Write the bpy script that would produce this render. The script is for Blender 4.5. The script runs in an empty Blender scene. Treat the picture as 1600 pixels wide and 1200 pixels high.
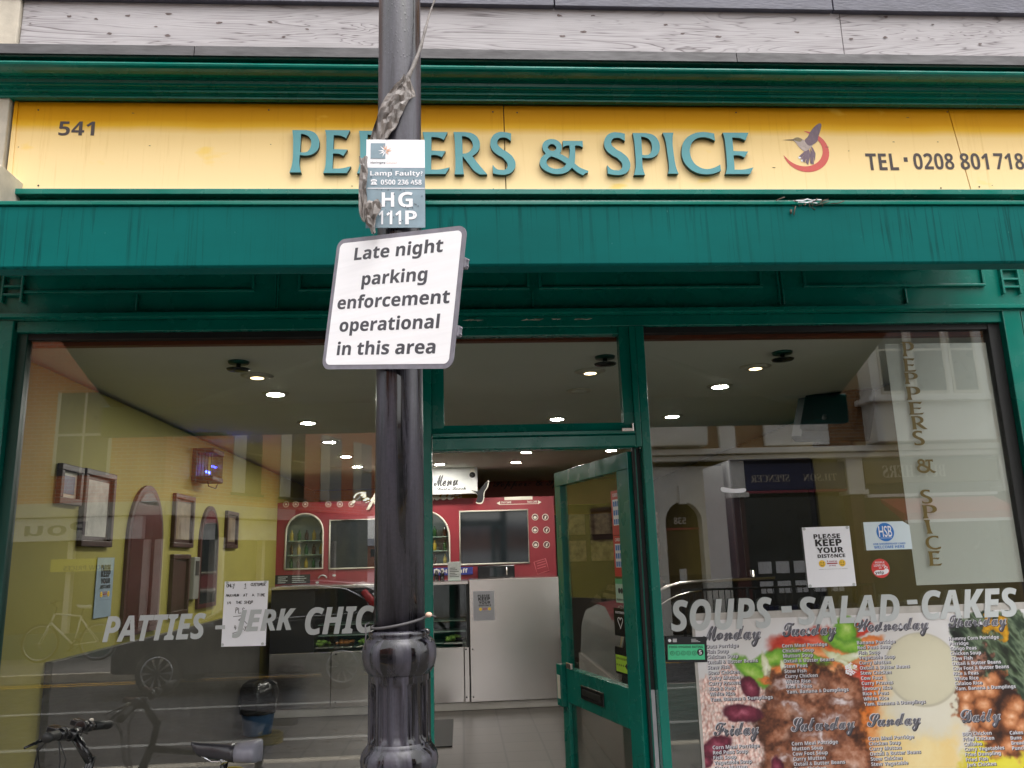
import bpy, bmesh, math, random
from mathutils import Vector, Matrix
random.seed(7)
R = math.radians
SC = bpy.context.scene
COL = SC.collection

# ------------------------------------------------------------------ camera, sky, sun, exposure
CAMP = Vector((0.0, -3.6, 1.65)); FPX = 1250.0
YAW, PITCH, ROLL = R(3.93), R(12.18), R(-1.72)
_f = Vector((math.sin(YAW) * math.cos(PITCH), math.cos(YAW) * math.cos(PITCH), math.sin(PITCH)))
_r0 = Vector((math.cos(YAW), -math.sin(YAW), 0)); _u0 = _r0.cross(_f)
_r = _r0 * math.cos(ROLL) + _u0 * math.sin(ROLL); _u = -_r0 * math.sin(ROLL) + _u0 * math.cos(ROLL)
cam = bpy.data.cameras.new("camera"); cam.sensor_width = 36; cam.lens = 36 * FPX / 1600
cam.clip_start = 0.05; cam.clip_end = 2000
camo = bpy.data.objects.new("camera", cam); COL.objects.link(camo)
M = Matrix((_r, _u, -_f)).transposed().to_4x4(); M.translation = CAMP
camo.matrix_world = M; SC.camera = camo

SUN_EL, SUN_AZ = R(66), R(150)          # overcast: a broad bright patch of cloud high over the street
w = bpy.data.worlds.new("World"); SC.world = w; w.use_nodes = True
nt = w.node_tree; bg = nt.nodes["Background"]
sky = nt.nodes.new("ShaderNodeTexSky"); sky.sky_type = 'NISHITA'; sky.sun_disc = False
sky.sun_elevation = SUN_EL; sky.sun_rotation = SUN_AZ; sky.air_density = 1.0; sky.dust_density = 4.0; sky.ozone_density = 1.0
hs = nt.nodes.new("ShaderNodeHueSaturation"); hs.inputs["Saturation"].default_value = 0.22
nt.links.new(sky.outputs[0], hs.inputs["Color"]); nt.links.new(hs.outputs[0], bg.inputs[0])
bg.inputs[1].default_value = 0.15
sl = bpy.data.lights.new("sun", 'SUN'); sl.energy = 1.5; sl.angle = R(150); sl.color = (1.0, 0.965, 0.92)
so = bpy.data.objects.new("sun", sl); COL.objects.link(so)
sd = Vector((math.sin(SUN_AZ) * math.cos(SUN_EL), math.cos(SUN_AZ) * math.cos(SUN_EL), math.sin(SUN_EL)))
so.rotation_euler = sd.to_track_quat('Z', 'Y').to_euler(); so.location = (0, -20, 30)
SC.view_settings.view_transform = 'Standard'; SC.view_settings.look = 'None'
SC.view_settings.exposure = 1.22; SC.view_settings.gamma = 1
SC.render.engine = 'CYCLES'
SC.cycles.use_denoising = True
SC.cycles.max_bounces = 10; SC.cycles.transparent_max_bounces = 16; SC.cycles.glossy_bounces = 5
SC.cycles.caustics_reflective = False; SC.cycles.caustics_refractive = False
SC.cycles.sample_clamp_indirect = 4.0

# ------------------------------------------------------------------ helpers
def at(px, py, Y):
    """the point on the plane y = Y seen at photograph pixel (px, py); used to read off sizes of real, flat things"""
    d = _r * (px - 800) / FPX - _u * (py - 600) / FPX + _f
    return CAMP + d * ((Y - CAMP.y) / d.y)
def ax(px, py, Y): return at(px, py, Y).x
def az(px, py, Y): return at(px, py, Y).z
def onx(px, py, X):
    d = _r * (px - 800) / FPX - _u * (py - 600) / FPX + _f
    return CAMP + d * ((X - CAMP.x) / d.x)
def onz(px, py, Zv):
    d = _r * (px - 800) / FPX - _u * (py - 600) / FPX + _f
    return CAMP + d * ((Zv - CAMP.z) / d.z)
def S(r, g, b):
    def c(v):
        v /= 255.0
        return v / 12.92 if v <= 0.04045 else ((v + 0.055) / 1.055) ** 2.4
    return (c(r), c(g), c(b), 1)

LOC = {}
def thing(name, label, cat, loc=(0, 0, 0), group=None, kind=None):
    o = bpy.data.objects.new(name, None); COL.objects.link(o); o.location = loc; o.empty_display_size = 0.1
    LOC[o.name] = Vector(loc)
    tag(o, label, cat, group, kind)
    return o
def tag(o, label=None, cat=None, group=None, kind=None):
    if label: o["label"] = label
    if cat: o["category"] = cat
    if group: o["group"] = group
    if kind: o["kind"] = kind
    return o
def frame_front(Y): return (Vector((0, Y, 0)), Vector((1, 0, 0)), Vector((0, 0, 1)), Vector((0, -1, 0)))
def frame_street(Y): return (Vector((0, Y, 0)), Vector((-1, 0, 0)), Vector((0, 0, 1)), Vector((0, 1, 0)))   # faces the shop
def frame_right(X): return (Vector((X, 0, 0)), Vector((0, -1, 0)), Vector((0, 0, 1)), Vector((1, 0, 0)))   # faces +x (on the left wall)
def FP(fr, u, v, wv=0.0): return fr[0] + fr[1] * u + fr[2] * v + fr[3] * wv

_tcache = {}
BOLD = {}
for i in range(26):
    BOLD[chr(65 + i)] = chr(0x1D5D4 + i); BOLD[chr(97 + i)] = chr(0x1D5EE + i)
for i in range(10): BOLD[chr(48 + i)] = chr(0x1D7EC + i)
BIT = {}
for i in range(26):
    BIT[chr(65 + i)] = chr(0x1D63C + i); BIT[chr(97 + i)] = chr(0x1D656 + i)
SCR = {}
for i in range(26):
    SCR[chr(65 + i)] = chr(0x1D4D0 + i); SCR[chr(97 + i)] = chr(0x1D4EA + i)
SER = {}
for i in range(26):
    SER[chr(65 + i)] = chr(0x1D400 + i); SER[chr(97 + i)] = chr(0x1D41A + i)
def B(s): return "".join(BOLD.get(c, c) for c in s)
def BI(s): return "".join(BIT.get(c, c) for c in s)
def SR(s): return "".join(SCR.get(c, c) for c in s)
def SE(s): return "".join(SER.get(c, c) for c in s)
def text2d(body, fat=0.0, res=3, shear=0.0):
    k = (body, fat, res, shear)
    if k in _tcache: return _tcache[k]
    c = bpy.data.curves.new("t", 'FONT'); c.body = body; c.size = 1.0; c.offset = fat; c.resolution_u = res; c.shear = shear
    o = bpy.data.objects.new("t", c); COL.objects.link(o)
    dg = bpy.context.evaluated_depsgraph_get(); e = o.evaluated_get(dg); me = e.to_mesh()
    vs = [(v.co.x, v.co.y) for v in me.vertices]; fs = [tuple(p.vertices) for p in me.polygons]
    e.to_mesh_clear(); bpy.data.objects.remove(o); bpy.data.curves.remove(c)
    _tcache[k] = (vs, fs)
    return vs, fs

class MB:
    def __init__(s): s.v = []; s.f = []; s.sm = []
    def add(s, vs, fs, smooth=False):
        n = len(s.v); s.v += [Vector(p) for p in vs]
        for f in fs: s.f.append([i + n for i in f]); s.sm.append(smooth)
        return s
    def box(s, x0, x1, y0, y1, z0, z1):
        if x0 > x1: x0, x1 = x1, x0
        if y0 > y1: y0, y1 = y1, y0
        if z0 > z1: z0, z1 = z1, z0
        vs = [(x, y, z) for x in (x0, x1) for y in (y0, y1) for z in (z0, z1)]
        return s.add(vs, [(0, 1, 3, 2), (4, 6, 7, 5), (0, 4, 5, 1), (2, 3, 7, 6), (0, 2, 6, 4), (1, 5, 7, 3)])
    def fbox(s, fr, u0, u1, v0, v1, w0, w1):
        if u0 > u1: u0, u1 = u1, u0
        if v0 > v1: v0, v1 = v1, v0
        if w0 > w1: w0, w1 = w1, w0
        vs = [FP(fr, u, v, ww) for u in (u0, u1) for v in (v0, v1) for ww in (w0, w1)]
        return s.add(vs, [(0, 1, 3, 2), (4, 6, 7, 5), (0, 4, 5, 1), (2, 3, 7, 6), (0, 2, 6, 4), (1, 5, 7, 3)])
    def obox(s, c, size, mat3):
        vs = []
        for x in (-.5, .5):
            for y in (-.5, .5):
                for z in (-.5, .5):
                    vs.append(Vector(c) + mat3 @ Vector((x * size[0], y * size[1], z * size[2])))
        return s.add(vs, [(0, 1, 3, 2), (4, 6, 7, 5), (0, 4, 5, 1), (2, 3, 7, 6), (0, 2, 6, 4), (1, 5, 7, 3)])
    def quad(s, a, b, c, d): return s.add([a, b, c, d], [(0, 1, 2, 3)])
    def tube(s, pts, r, seg=8, cap=True):
        pts = [Vector(p) for p in pts]; n = len(pts)
        rs = r if isinstance(r, (list, tuple)) else [r] * n
        vs = []; fs = []; prev = None
        for i, p in enumerate(pts):
            t = (pts[min(i + 1, n - 1)] - pts[max(i - 1, 0)])
            if t.length < 1e-9: t = Vector((0, 0, 1))
            t.normalize()
            if prev is None:
                a = Vector((0, 0, 1)) if abs(t.z) < 0.9 else Vector((1, 0, 0))
            else: a = prev
            b = t.cross(a)
            if b.length < 1e-6: b = t.cross(Vector((0.3, 1, 0.2)))
            b.normalize(); a = b.cross(t).normalized(); prev = a
            for k in range(seg):
                th = 2 * math.pi * k / seg
                vs.append(p + (a * math.cos(th) + b * math.sin(th)) * rs[i])
        for i in range(n - 1):
            for k in range(seg):
                fs.append((i * seg + k, i * seg + (k + 1) % seg, (i + 1) * seg + (k + 1) % seg, (i + 1) * seg + k))
        if cap: fs.append(tuple(range(seg - 1, -1, -1))); fs.append(tuple((n - 1) * seg + k for k in range(seg)))
        return s.add(vs, fs, True)
    def ring(s, c, Rr, r, axis='Y', seg=40, ts=8, a0=0, a1=2 * math.pi, sy=1.0):
        pts = []
        full = abs(a1 - a0 - 2 * math.pi) < 1e-6
        for k in range(seg + 1):
            a = a0 + (a1 - a0) * k / seg
            ca, sa = math.cos(a) * Rr, math.sin(a) * Rr * sy
            d = {'Y': (ca, 0, sa), 'Z': (ca, sa, 0), 'X': (0, ca, sa)}[axis]
            pts.append(Vector(c) + Vector(d))
        return s.tube(pts, r, ts, not full)
    def lathe(s, cx, cy, prof, seg=32, mod=None):
        vs = []; fs = []
        for (rr, z) in prof:
            for k in range(seg):
                th = 2 * math.pi * k / seg; q = rr * (mod(th, z) if mod else 1)
                vs.append((cx + q * math.cos(th), cy + q * math.sin(th), z))
        for i in range(len(prof) - 1):
            for k in range(seg):
                fs.append((i * seg + k, i * seg + (k + 1) % seg, (i + 1) * seg + (k + 1) % seg, (i + 1) * seg + k))
        fs.append(tuple(range(seg - 1, -1, -1))); fs.append(tuple((len(prof) - 1) * seg + k for k in range(seg)))
        return s.add(vs, fs, True)
    def sweepx(s, prof, x0, x1):
        """profile of (y, z) points swept from x0 to x1"""
        n = len(prof)
        vs = [(x, y, z) for x in (x0, x1) for (y, z) in prof]
        fs = [(i, (i + 1) % n, n + (i + 1) % n, n + i) for i in range(n)]
        fs.append(tuple(range(n - 1, -1, -1))); fs.append(tuple(range(n, 2 * n)))
        return s.add(vs, fs)
    def poly(s, pts, fr, w0, w1=None):
        """flat outline in (u, v) of frame fr, from depth w0 to w1"""
        n = len(pts)
        if w1 is None:
            return s.add([FP(fr, u, v, w0) for u, v in pts], [tuple(range(n))])
        vs = [FP(fr, u, v, w0) for u, v in pts] + [FP(fr, u, v, w1) for u, v in pts]
        fs = [tuple(range(n - 1, -1, -1)), tuple(range(n, 2 * n))] + [(i, (i + 1) % n, n + (i + 1) % n, n + i) for i in range(n)]
        return s.add(vs, fs)
    def disc(s, c, r, fr, w0, w1=None, seg=28, sv=1.0):
        return s.poly([(c[0] + r * math.cos(2 * math.pi * k / seg), c[1] + r * sv * math.sin(2 * math.pi * k / seg)) for k in range(seg)], fr, w0, w1)
    def sphere(s, c, r, sc=(1, 1, 1), seg=14, rings=9, rot=None):
        vs = []; fs = []
        for i in range(rings + 1):
            ph = math.pi * i / rings
            for k in range(seg):
                th = 2 * math.pi * k / seg
                d = Vector((math.sin(ph) * math.cos(th) * sc[0], math.sin(ph) * math.sin(th) * sc[1], math.cos(ph) * sc[2])) * r
                if rot: d = rot @ d
                vs.append(Vector(c) + d)
        for i in range(rings):
            for k in range(seg):
                fs.append((i * seg + k, (i + 1) * seg + k, (i + 1) * seg + (k + 1) % seg, i * seg + (k + 1) % seg))
        return s.add(vs, fs, True)
    def text(s, body, fr, u0, u1, v0, v1, w=0.0, fat=0.0, shear=0.0, slope=0.0):
        """text fitted into a rectangle of the frame (u0..u1, v0..v1); u1 None keeps the proportions"""
        vs, fs = text2d(body, fat, 3, shear)
        if not vs: return s
        xs = [p[0] for p in vs]; ys = [p[1] for p in vs]
        a, b, c, d = min(xs), max(xs), min(ys), max(ys)
        sv = (v1 - v0) / (d - c); su = sv if u1 is None else (u1 - u0) / (b - a)
        return s.add([FP(fr, u0 + (x - a) * su, v0 + (y - c) * sv + slope * (x - a) * su, w) for x, y in vs], fs)
    def textl(s, body, fr, u, v, size, w=0.0, fat=0.0, shear=0.0, sx=1.0, align='l', slope=0.0):
        """text at a baseline (cap height about 0.7 of size)"""
        vs, fs = text2d(body, fat, 2, shear)
        if not vs: return s
        xs = [p[0] for p in vs]; a = {'l': min(xs), 'c': (min(xs) + max(xs)) / 2, 'r': max(xs)}[align]
        return s.add([FP(fr, u + (x - a) * size * sx, v + y * size + slope * (x - a) * size * sx, w) for x, y in vs], fs)
    def build(s, name, mat, parent=None, bevel=0.0, seg=2, weld=False):
        me = bpy.data.meshes.new(name)
        off = Vector((0, 0, 0))
        if parent is not None: off = LOC[parent.name]
        me.from_pydata([p - off for p in s.v], [], s.f); me.validate()
        for p, sm in zip(me.polygons, s.sm): p.use_smooth = sm
        if mat: me.materials.append(mat)
        bm = bmesh.new(); bm.from_mesh(me)
        if weld: bmesh.ops.remove_doubles(bm, verts=bm.verts, dist=1e-5)
        bm.to_mesh(me); bm.free(); me.update()
        o = bpy.data.objects.new(name, me); COL.objects.link(o)
        if parent is not None: o.parent = parent; LOC[o.name] = off
        else: LOC[o.name] = Vector((0, 0, 0))
        if bevel:
            m = o.modifiers.new("bevel", 'BEVEL'); m.width = bevel; m.segments = seg; m.limit_method = 'ANGLE'; m.angle_limit = R(35)
        return o
def copy_tree(o, parent=None):
    c = o.copy(); COL.objects.link(c)
    if parent: c.parent = parent
    for ch in list(o.children): copy_tree(ch, c)
    return c

# ------------------------------------------------------------------ materials
def new_mat(name):
    m = bpy.data.materials.new(name); m.use_nodes = True
    return m, m.node_tree, m.node_tree.nodes["Principled BSDF"]
def nd(t, typ, **kw):
    n = t.nodes.new(typ)
    for k, v in kw.items():
        if k in n.inputs: n.inputs[k].default_value = v
        else: setattr(n, k, v)
    return n
def coords(t, scale=(1, 1, 1), kind='Object'):
    tc = t.nodes.new("ShaderNodeTexCoord"); mp = t.nodes.new("ShaderNodeMapping")
    mp.inputs["Scale"].default_value = scale
    t.links.new(tc.outputs[kind], mp.inputs[0]); return mp.outputs[0]
def ramp(t, fac, stops):
    r = t.nodes.new("ShaderNodeValToRGB"); el = r.color_ramp.elements
    while len(el) < len(stops): el.new(0.5)
    for e, (p, c) in zip(el, stops): e.position = p; e.color = c if len(c) == 4 else (*c, 1)
    t.links.new(fac, r.inputs[0]); return r
def mixc(t, fac, a, b, mode='MIX'):
    n = t.nodes.new("ShaderNodeMix"); n.data_type = 'RGBA'; n.blend_type = mode
    for s_, v in ((0, fac), (6, a), (7, b)):
        if hasattr(v, 'is_linked'): t.links.new(v, n.inputs[s_])
        else: n.inputs[s_].default_value = v
    return n.outputs[2]
def pm(name, col, rough=0.5, metal=0.0, var=0.12, scale=4.0, stretch=(1, 1, 1), bump=0.0, bscale=60.0, rvar=0.0, spec=0.5, coat=0.0):
    m, t, b = new_mat(name)
    b.inputs["Roughness"].default_value = rough; b.inputs["Metallic"].default_value = metal
    b.inputs["Specular IOR Level"].default_value = spec; b.inputs["Coat Weight"].default_value = coat; b.inputs["Coat Roughness"].default_value = 0.08
    co = coords(t, stretch)
    n = nd(t, "ShaderNodeTexNoise", Scale=scale, Detail=6.0, Roughness=0.6); t.links.new(co, n.inputs["Vector"])
    lo = tuple(c * (1 - var) for c in col[:3]); hi = tuple(min(1, c * (1 + var)) for c in col[:3])
    r = ramp(t, n.outputs[0], [(0.3, lo), (0.7, hi)]); t.links.new(r.outputs[0], b.inputs["Base Color"])
    if rvar:
        mr = nd(t, "ShaderNodeMapRange"); mr.inputs[3].default_value = max(0.02, rough - rvar); mr.inputs[4].default_value = min(1, rough + rvar)
        mr.inputs[1].default_value = 0.3; mr.inputs[2].default_value = 0.7
        n3 = nd(t, "ShaderNodeTexNoise", Scale=scale * 2.3, Detail=5.0); t.links.new(co, n3.inputs["Vector"])
        t.links.new(n3.outputs[0], mr.inputs[0]); t.links.new(mr.outputs[0], b.inputs["Roughness"])
    if bump:
        n2 = nd(t, "ShaderNodeTexNoise", Scale=bscale, Detail=4.0); t.links.new(co, n2.inputs["Vector"])
        bp = nd(t, "ShaderNodeBump", Strength=bump, Distance=0.01); t.links.new(n2.outputs[0], bp.inputs["Height"]); t.links.new(bp.outputs[0], b.inputs["Normal"])
    return m
def emit(name, col, strength):
    m, t, b = new_mat(name)
    b.inputs["Base Color"].default_value = (0.8, 0.8, 0.8, 1); b.inputs["Emission Color"].default_value = col; b.inputs["Emission Strength"].default_value = strength
    return m
def glass(name, tint=(0.93, 0.97, 0.95, 1), boost=1.0, rough=0.0):
    m = bpy.data.materials.new(name); m.use_nodes = True; t = m.node_tree; t.nodes.clear()
    out = t.nodes.new("ShaderNodeOutputMaterial"); mix = t.nodes.new("ShaderNodeMixShader")
    tr = t.nodes.new("ShaderNodeBsdfTransparent"); tr.inputs[0].default_value = tint
    gl = t.nodes.new("ShaderNodeBsdfGlossy"); gl.inputs["Roughness"].default_value = rough
    geo = t.nodes.new("ShaderNodeNewGeometry")
    mr = nd(t, "ShaderNodeMapRange"); mr.inputs[3].default_value = 1.52; mr.inputs[4].default_value = 1 / 1.52
    t.links.new(geo.outputs["Backfacing"], mr.inputs[0])
    fr = t.nodes.new("ShaderNodeFresnel"); t.links.new(mr.outputs[0], fr.inputs[0])
    mu = nd(t, "ShaderNodeMath", operation='MULTIPLY', use_clamp=True); mu.inputs[1].default_value = boost
    t.links.new(fr.outputs[0], mu.inputs[0]); t.links.new(mu.outputs[0], mix.inputs[0])
    t.links.new(tr.outputs[0], mix.inputs[1]); t.links.new(gl.outputs[0], mix.inputs[2]); t.links.new(mix.outputs[0], out.inputs[0])
    return m

def streaky_green(name, col, dark, amount):
    m, t, b = new_mat(name)
    b.inputs["Roughness"].default_value = 0.55; b.inputs["Specular IOR Level"].default_value = 0.08
    co = coords(t, (30, 30, 0.7)); n = nd(t, "ShaderNodeTexNoise", Scale=2.4, Detail=5.0, Roughness=0.65, Distortion=0.6); t.links.new(co, n.inputs["Vector"])
    r = ramp(t, n.outputs[0], [(0.38, dark), (0.46, col)])
    co2 = coords(t, (1.2, 1.2, 2)); n2 = nd(t, "ShaderNodeTexNoise", Scale=2.0, Detail=4.0); t.links.new(co2, n2.inputs["Vector"])
    r2 = ramp(t, n2.outputs[0], [(0.35, (0, 0, 0)), (0.65, (amount,) * 3)])
    c = mixc(t, r2.outputs[0], col, r.outputs[0])
    n5 = nd(t, "ShaderNodeTexNoise", Scale=1.3, Detail=5.0, Roughness=.6); t.links.new(coords(t, (1, 1, 2.2)), n5.inputs["Vector"])
    r5 = ramp(t, n5.outputs[0], [(0.3, (.78, .82, .82)), (0.7, (1.12, 1.1, 1.1))]); c = mixc(t, 1.0, c, r5.outputs[0], 'MULTIPLY')
    n6 = nd(t, "ShaderNodeTexNoise", Scale=60.0, Detail=2.0); t.links.new(coords(t, (1, 1, .5)), n6.inputs["Vector"])
    r6 = ramp(t, n6.outputs[0], [(0.74, (0, 0, 0)), (0.78, (.4,) * 3)]); c = mixc(t, r6.outputs[0], c, S(96, 150, 140))
    t.links.new(c, b.inputs["Base Color"]); return m
GREEN = S(0, 112, 98)
M_green = pm("green_paint", GREEN, 0.25, var=0.13, scale=3, bump=0.02, bscale=60, rvar=0.1)
M_awn = streaky_green("awning_green", S(0, 94, 91), S(0, 66, 64), 0.85)
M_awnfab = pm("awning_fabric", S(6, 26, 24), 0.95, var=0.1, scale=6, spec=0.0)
M_greendk = pm("green_paint_dark", S(8, 70, 62), 0.4, var=0.12)
M_black = pm("black_rubber", S(16, 18, 18), 0.55, var=0.2, scale=20)
M_blackgloss = pm("black_gloss", S(15, 15, 17), 0.25, var=0.2)
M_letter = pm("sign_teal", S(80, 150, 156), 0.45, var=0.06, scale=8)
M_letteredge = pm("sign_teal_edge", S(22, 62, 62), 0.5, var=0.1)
M_lead = pm("lead_flashing", S(68, 66, 68), 0.55, var=0.28, scale=9, stretch=(0.6, 1, 2), bump=0.25, bscale=18, rvar=0.1)
M_slate = pm("slate", S(84, 84, 96), 0.45, var=0.22, scale=7, stretch=(1, 1, 3), bump=0.2, bscale=30)
M_stone = pm("painted_stone", S(186, 178, 162), 0.75, var=0.22, scale=6, bump=0.35, bscale=14)
M_white = pm("white_print", S(238, 238, 242), 0.4, var=0.02)
M_paper = pm("paper", S(240, 243, 248), 0.7, var=0.02, scale=9)
M_ink = pm("black_ink", S(26, 26, 30), 0.5, var=0.05)
M_greyink = pm("sign_black_lettering", S(66, 65, 72), 0.35, var=0.22, scale=14)
M_brownink = pm("brown_vinyl", S(58, 45, 43), 0.45, var=0.1)
M_vinyl = pm("grey_vinyl", S(184, 191, 191), 0.55, var=0.08)
M_red = pm("red_vinyl", S(206, 84, 74), 0.45, var=0.06)
M_steel = pm("stainless_steel", S(212, 204, 199), 0.24, metal=1.0, var=0.03, scale=0.8, stretch=(3.2, 3, .12))
M_chrome = pm("chrome", S(205, 208, 212), 0.12, metal=1.0, var=0.05)
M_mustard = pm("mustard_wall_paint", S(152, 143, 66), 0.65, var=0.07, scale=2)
M_orangewall = pm("ochre_wall_paint", S(186, 130, 30), 0.65, var=0.07, scale=2)
M_ceil = pm("ceiling_paint", S(236, 236, 228), 0.7, var=0.04, scale=2)
M_dado = pm("dark_tile", S(76, 74, 70), 0.35, var=0.2, scale=5)
M_dwood = pm("dark_wood", S(56, 34, 30), 0.4, var=0.25, scale=8, stretch=(1, 1, 0.2))
M_redmural = pm("red_board", S(132, 42, 50), 0.35, var=0.08, scale=3)
M_cream = pm("cream_paint", S(210, 204, 190), 0.55, var=0.08)
M_glass = glass("window_glass", (0.98, 0.995, 0.985, 1), 2.2)   # a sealed double unit: more faces than one sheet
M_doorglass = glass("door_glass", (0.93, 0.96, 0.94, 1), 0.9)
M_glass2 = glass("display_glass", (0.93, 0.96, 0.94, 1), 1.0)
M_mirror = pm("mirror", S(90, 92, 96), 0.05, metal=1.0, var=0.05)
M_darkglass = pm("dark_window_glass", S(30, 34, 38), 0.06, var=0.2, spec=0.8)
M_twig = pm("twig", S(84, 72, 62), 0.9, var=0.3, scale=30)
M_brass = pm("gold_lettering", S(98, 82, 22), 0.5, var=0.15)

def m_wood():
    m, t, b = new_mat("weathered_board"); b.inputs["Roughness"].default_value = 0.75
    co = coords(t, (0.42, 1, 5.0))
    n = nd(t, "ShaderNodeTexNoise", Scale=1.5, Detail=3.0, Roughness=0.45, Distortion=1.0); t.links.new(co, n.inputs["Vector"])
    mu = nd(t, "ShaderNodeMath", operation='MULTIPLY'); mu.inputs[1].default_value = 22.0; t.links.new(n.outputs[0], mu.inputs[0])
    fr = nd(t, "ShaderNodeMath", operation='FRACT'); t.links.new(mu.outputs[0], fr.inputs[0])
    r = ramp(t, fr.outputs[0], [(0.0, S(84, 76, 76)), (0.10, S(164, 160, 162)), (0.8, S(184, 181, 183)), (0.92, S(152, 147, 149)), (1.0, S(84, 76, 76))])
    # fine fibres
    co2 = coords(t, (3, 1, 80)); n2 = nd(t, "ShaderNodeTexNoise", Scale=3.0, Detail=5.0); t.links.new(co2, n2.inputs["Vector"])
    r2 = ramp(t, n2.outputs[0], [(0.3, (0.72, 0.71, 0.72)), (0.62, (1, 1, 1))])
    c = mixc(t, 0.8, r.outputs[0], r2.outputs[0], 'MULTIPLY')
    # where the grain shows strongly or faintly
    co3 = coords(t, (1.3, 1, 3)); n3 = nd(t, "ShaderNodeTexNoise", Scale=1.7, Detail=3.0); t.links.new(co3, n3.inputs["Vector"])
    r3 = ramp(t, n3.outputs[0], [(0.36, (0.15,) * 3), (0.62, (0.85,) * 3)])
    c = mixc(t, r3.outputs[0], S(178, 175, 177), c)
    t.links.new(c, b.inputs["Base Color"])
    bp = nd(t, "ShaderNodeBump", Strength=0.3, Distance=0.004); t.links.new(r.outputs[0], bp.inputs["Height"]); t.links.new(bp.outputs[0], b.inputs["Normal"])
    return m
M_wood = m_wood()
M_knot = pm("wood_knot", S(104, 92, 90), 0.8, var=0.35, scale=60)

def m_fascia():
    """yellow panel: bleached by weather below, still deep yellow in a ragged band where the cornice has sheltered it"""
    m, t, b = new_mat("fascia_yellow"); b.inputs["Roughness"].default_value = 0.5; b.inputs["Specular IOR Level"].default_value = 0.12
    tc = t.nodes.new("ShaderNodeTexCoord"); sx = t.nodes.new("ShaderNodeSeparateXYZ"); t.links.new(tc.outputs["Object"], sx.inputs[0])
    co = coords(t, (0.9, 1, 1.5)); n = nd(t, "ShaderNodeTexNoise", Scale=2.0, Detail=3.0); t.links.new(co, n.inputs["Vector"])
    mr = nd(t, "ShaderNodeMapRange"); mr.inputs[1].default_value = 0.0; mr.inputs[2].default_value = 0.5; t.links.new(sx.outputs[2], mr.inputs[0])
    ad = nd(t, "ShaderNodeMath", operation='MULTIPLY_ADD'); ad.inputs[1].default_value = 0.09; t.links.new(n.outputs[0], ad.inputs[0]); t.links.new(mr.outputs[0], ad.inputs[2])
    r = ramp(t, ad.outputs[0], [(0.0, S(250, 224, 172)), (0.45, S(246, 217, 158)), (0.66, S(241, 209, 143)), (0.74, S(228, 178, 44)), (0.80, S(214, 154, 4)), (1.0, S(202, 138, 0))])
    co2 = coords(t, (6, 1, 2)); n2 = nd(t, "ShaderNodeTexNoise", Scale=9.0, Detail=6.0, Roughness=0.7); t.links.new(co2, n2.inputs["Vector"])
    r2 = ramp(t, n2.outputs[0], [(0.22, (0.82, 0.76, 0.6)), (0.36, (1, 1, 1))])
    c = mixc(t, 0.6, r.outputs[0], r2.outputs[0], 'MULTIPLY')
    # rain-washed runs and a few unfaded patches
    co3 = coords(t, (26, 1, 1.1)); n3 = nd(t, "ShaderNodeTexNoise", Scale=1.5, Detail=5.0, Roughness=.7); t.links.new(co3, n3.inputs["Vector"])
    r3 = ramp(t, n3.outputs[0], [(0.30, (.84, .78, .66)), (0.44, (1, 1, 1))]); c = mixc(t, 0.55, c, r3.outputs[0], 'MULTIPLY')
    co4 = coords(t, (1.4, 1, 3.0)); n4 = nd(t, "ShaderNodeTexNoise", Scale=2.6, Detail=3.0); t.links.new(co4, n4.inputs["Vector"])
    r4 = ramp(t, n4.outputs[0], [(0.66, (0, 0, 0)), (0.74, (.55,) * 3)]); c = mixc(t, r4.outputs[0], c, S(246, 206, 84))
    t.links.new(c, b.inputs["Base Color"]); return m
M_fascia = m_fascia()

def m_pole():
    m, t, b = new_mat("wet_black_post")
    co = coords(t, (15, 15, 0.8)); n = nd(t, "ShaderNodeTexNoise", Scale=1.6, Detail=6.0, Roughness=0.62, Distortion=0.5); t.links.new(co, n.inputs["Vector"])
    r = ramp(t, n.outputs[0], [(0.42, S(10, 9, 12)), (0.49, S(46, 45, 53)), (0.60, S(66, 64, 74)), (0.7, S(22, 21, 26))])
    co3 = coords(t, (60, 60, 60)); n3 = nd(t, "ShaderNodeTexNoise", Scale=2.5, Detail=5.0); t.links.new(co3, n3.inputs["Vector"])
    r3 = ramp(t, n3.outputs[0], [(0.3, (0.7, 0.7, 0.7)), (0.7, (1.15, 1.15, 1.15))])
    c = mixc(t, 0.7, r.outputs[0], r3.outputs[0], 'MULTIPLY'); t.links.new(c, b.inputs["Base Color"])
    rr = ramp(t, n.outputs[0], [(0.40, (0.09,) * 3), (0.5, (0.36,) * 3)]); t.links.new(rr.outputs[0], b.inputs["Roughness"])
    v = nd(t, "ShaderNodeTexVoronoi", Scale=150.0); co2 = coords(t, (1, 1, 0.6)); t.links.new(co2, v.inputs["Vector"])
    rv = ramp(t, v.outputs["Distance"], [(0.0, (1,) * 3), (0.33, (0,) * 3)])
    nn = nd(t, "ShaderNodeTexNoise", Scale=9.0, Detail=2.0); t.links.new(co2, nn.inputs["Vector"])
    rn = ramp(t, nn.outputs[0], [(0.52, (0,) * 3), (0.6, (1,) * 3)])
    h = mixc(t, 1.0, rv.outputs[0], rn.outputs[0], 'MULTIPLY')
    bp = nd(t, "ShaderNodeBump", Strength=0.4, Distance=0.0015); t.links.new(h, bp.inputs["Height"])
    bp2 = nd(t, "ShaderNodeBump", Strength=0.08, Distance=0.004); t.links.new(n.outputs[0], bp2.inputs["Height"]); t.links.new(bp.outputs[0], bp2.inputs["Normal"])
    t.links.new(bp2.outputs[0], b.inputs["Normal"]); return m
M_pole = m_pole()

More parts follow.
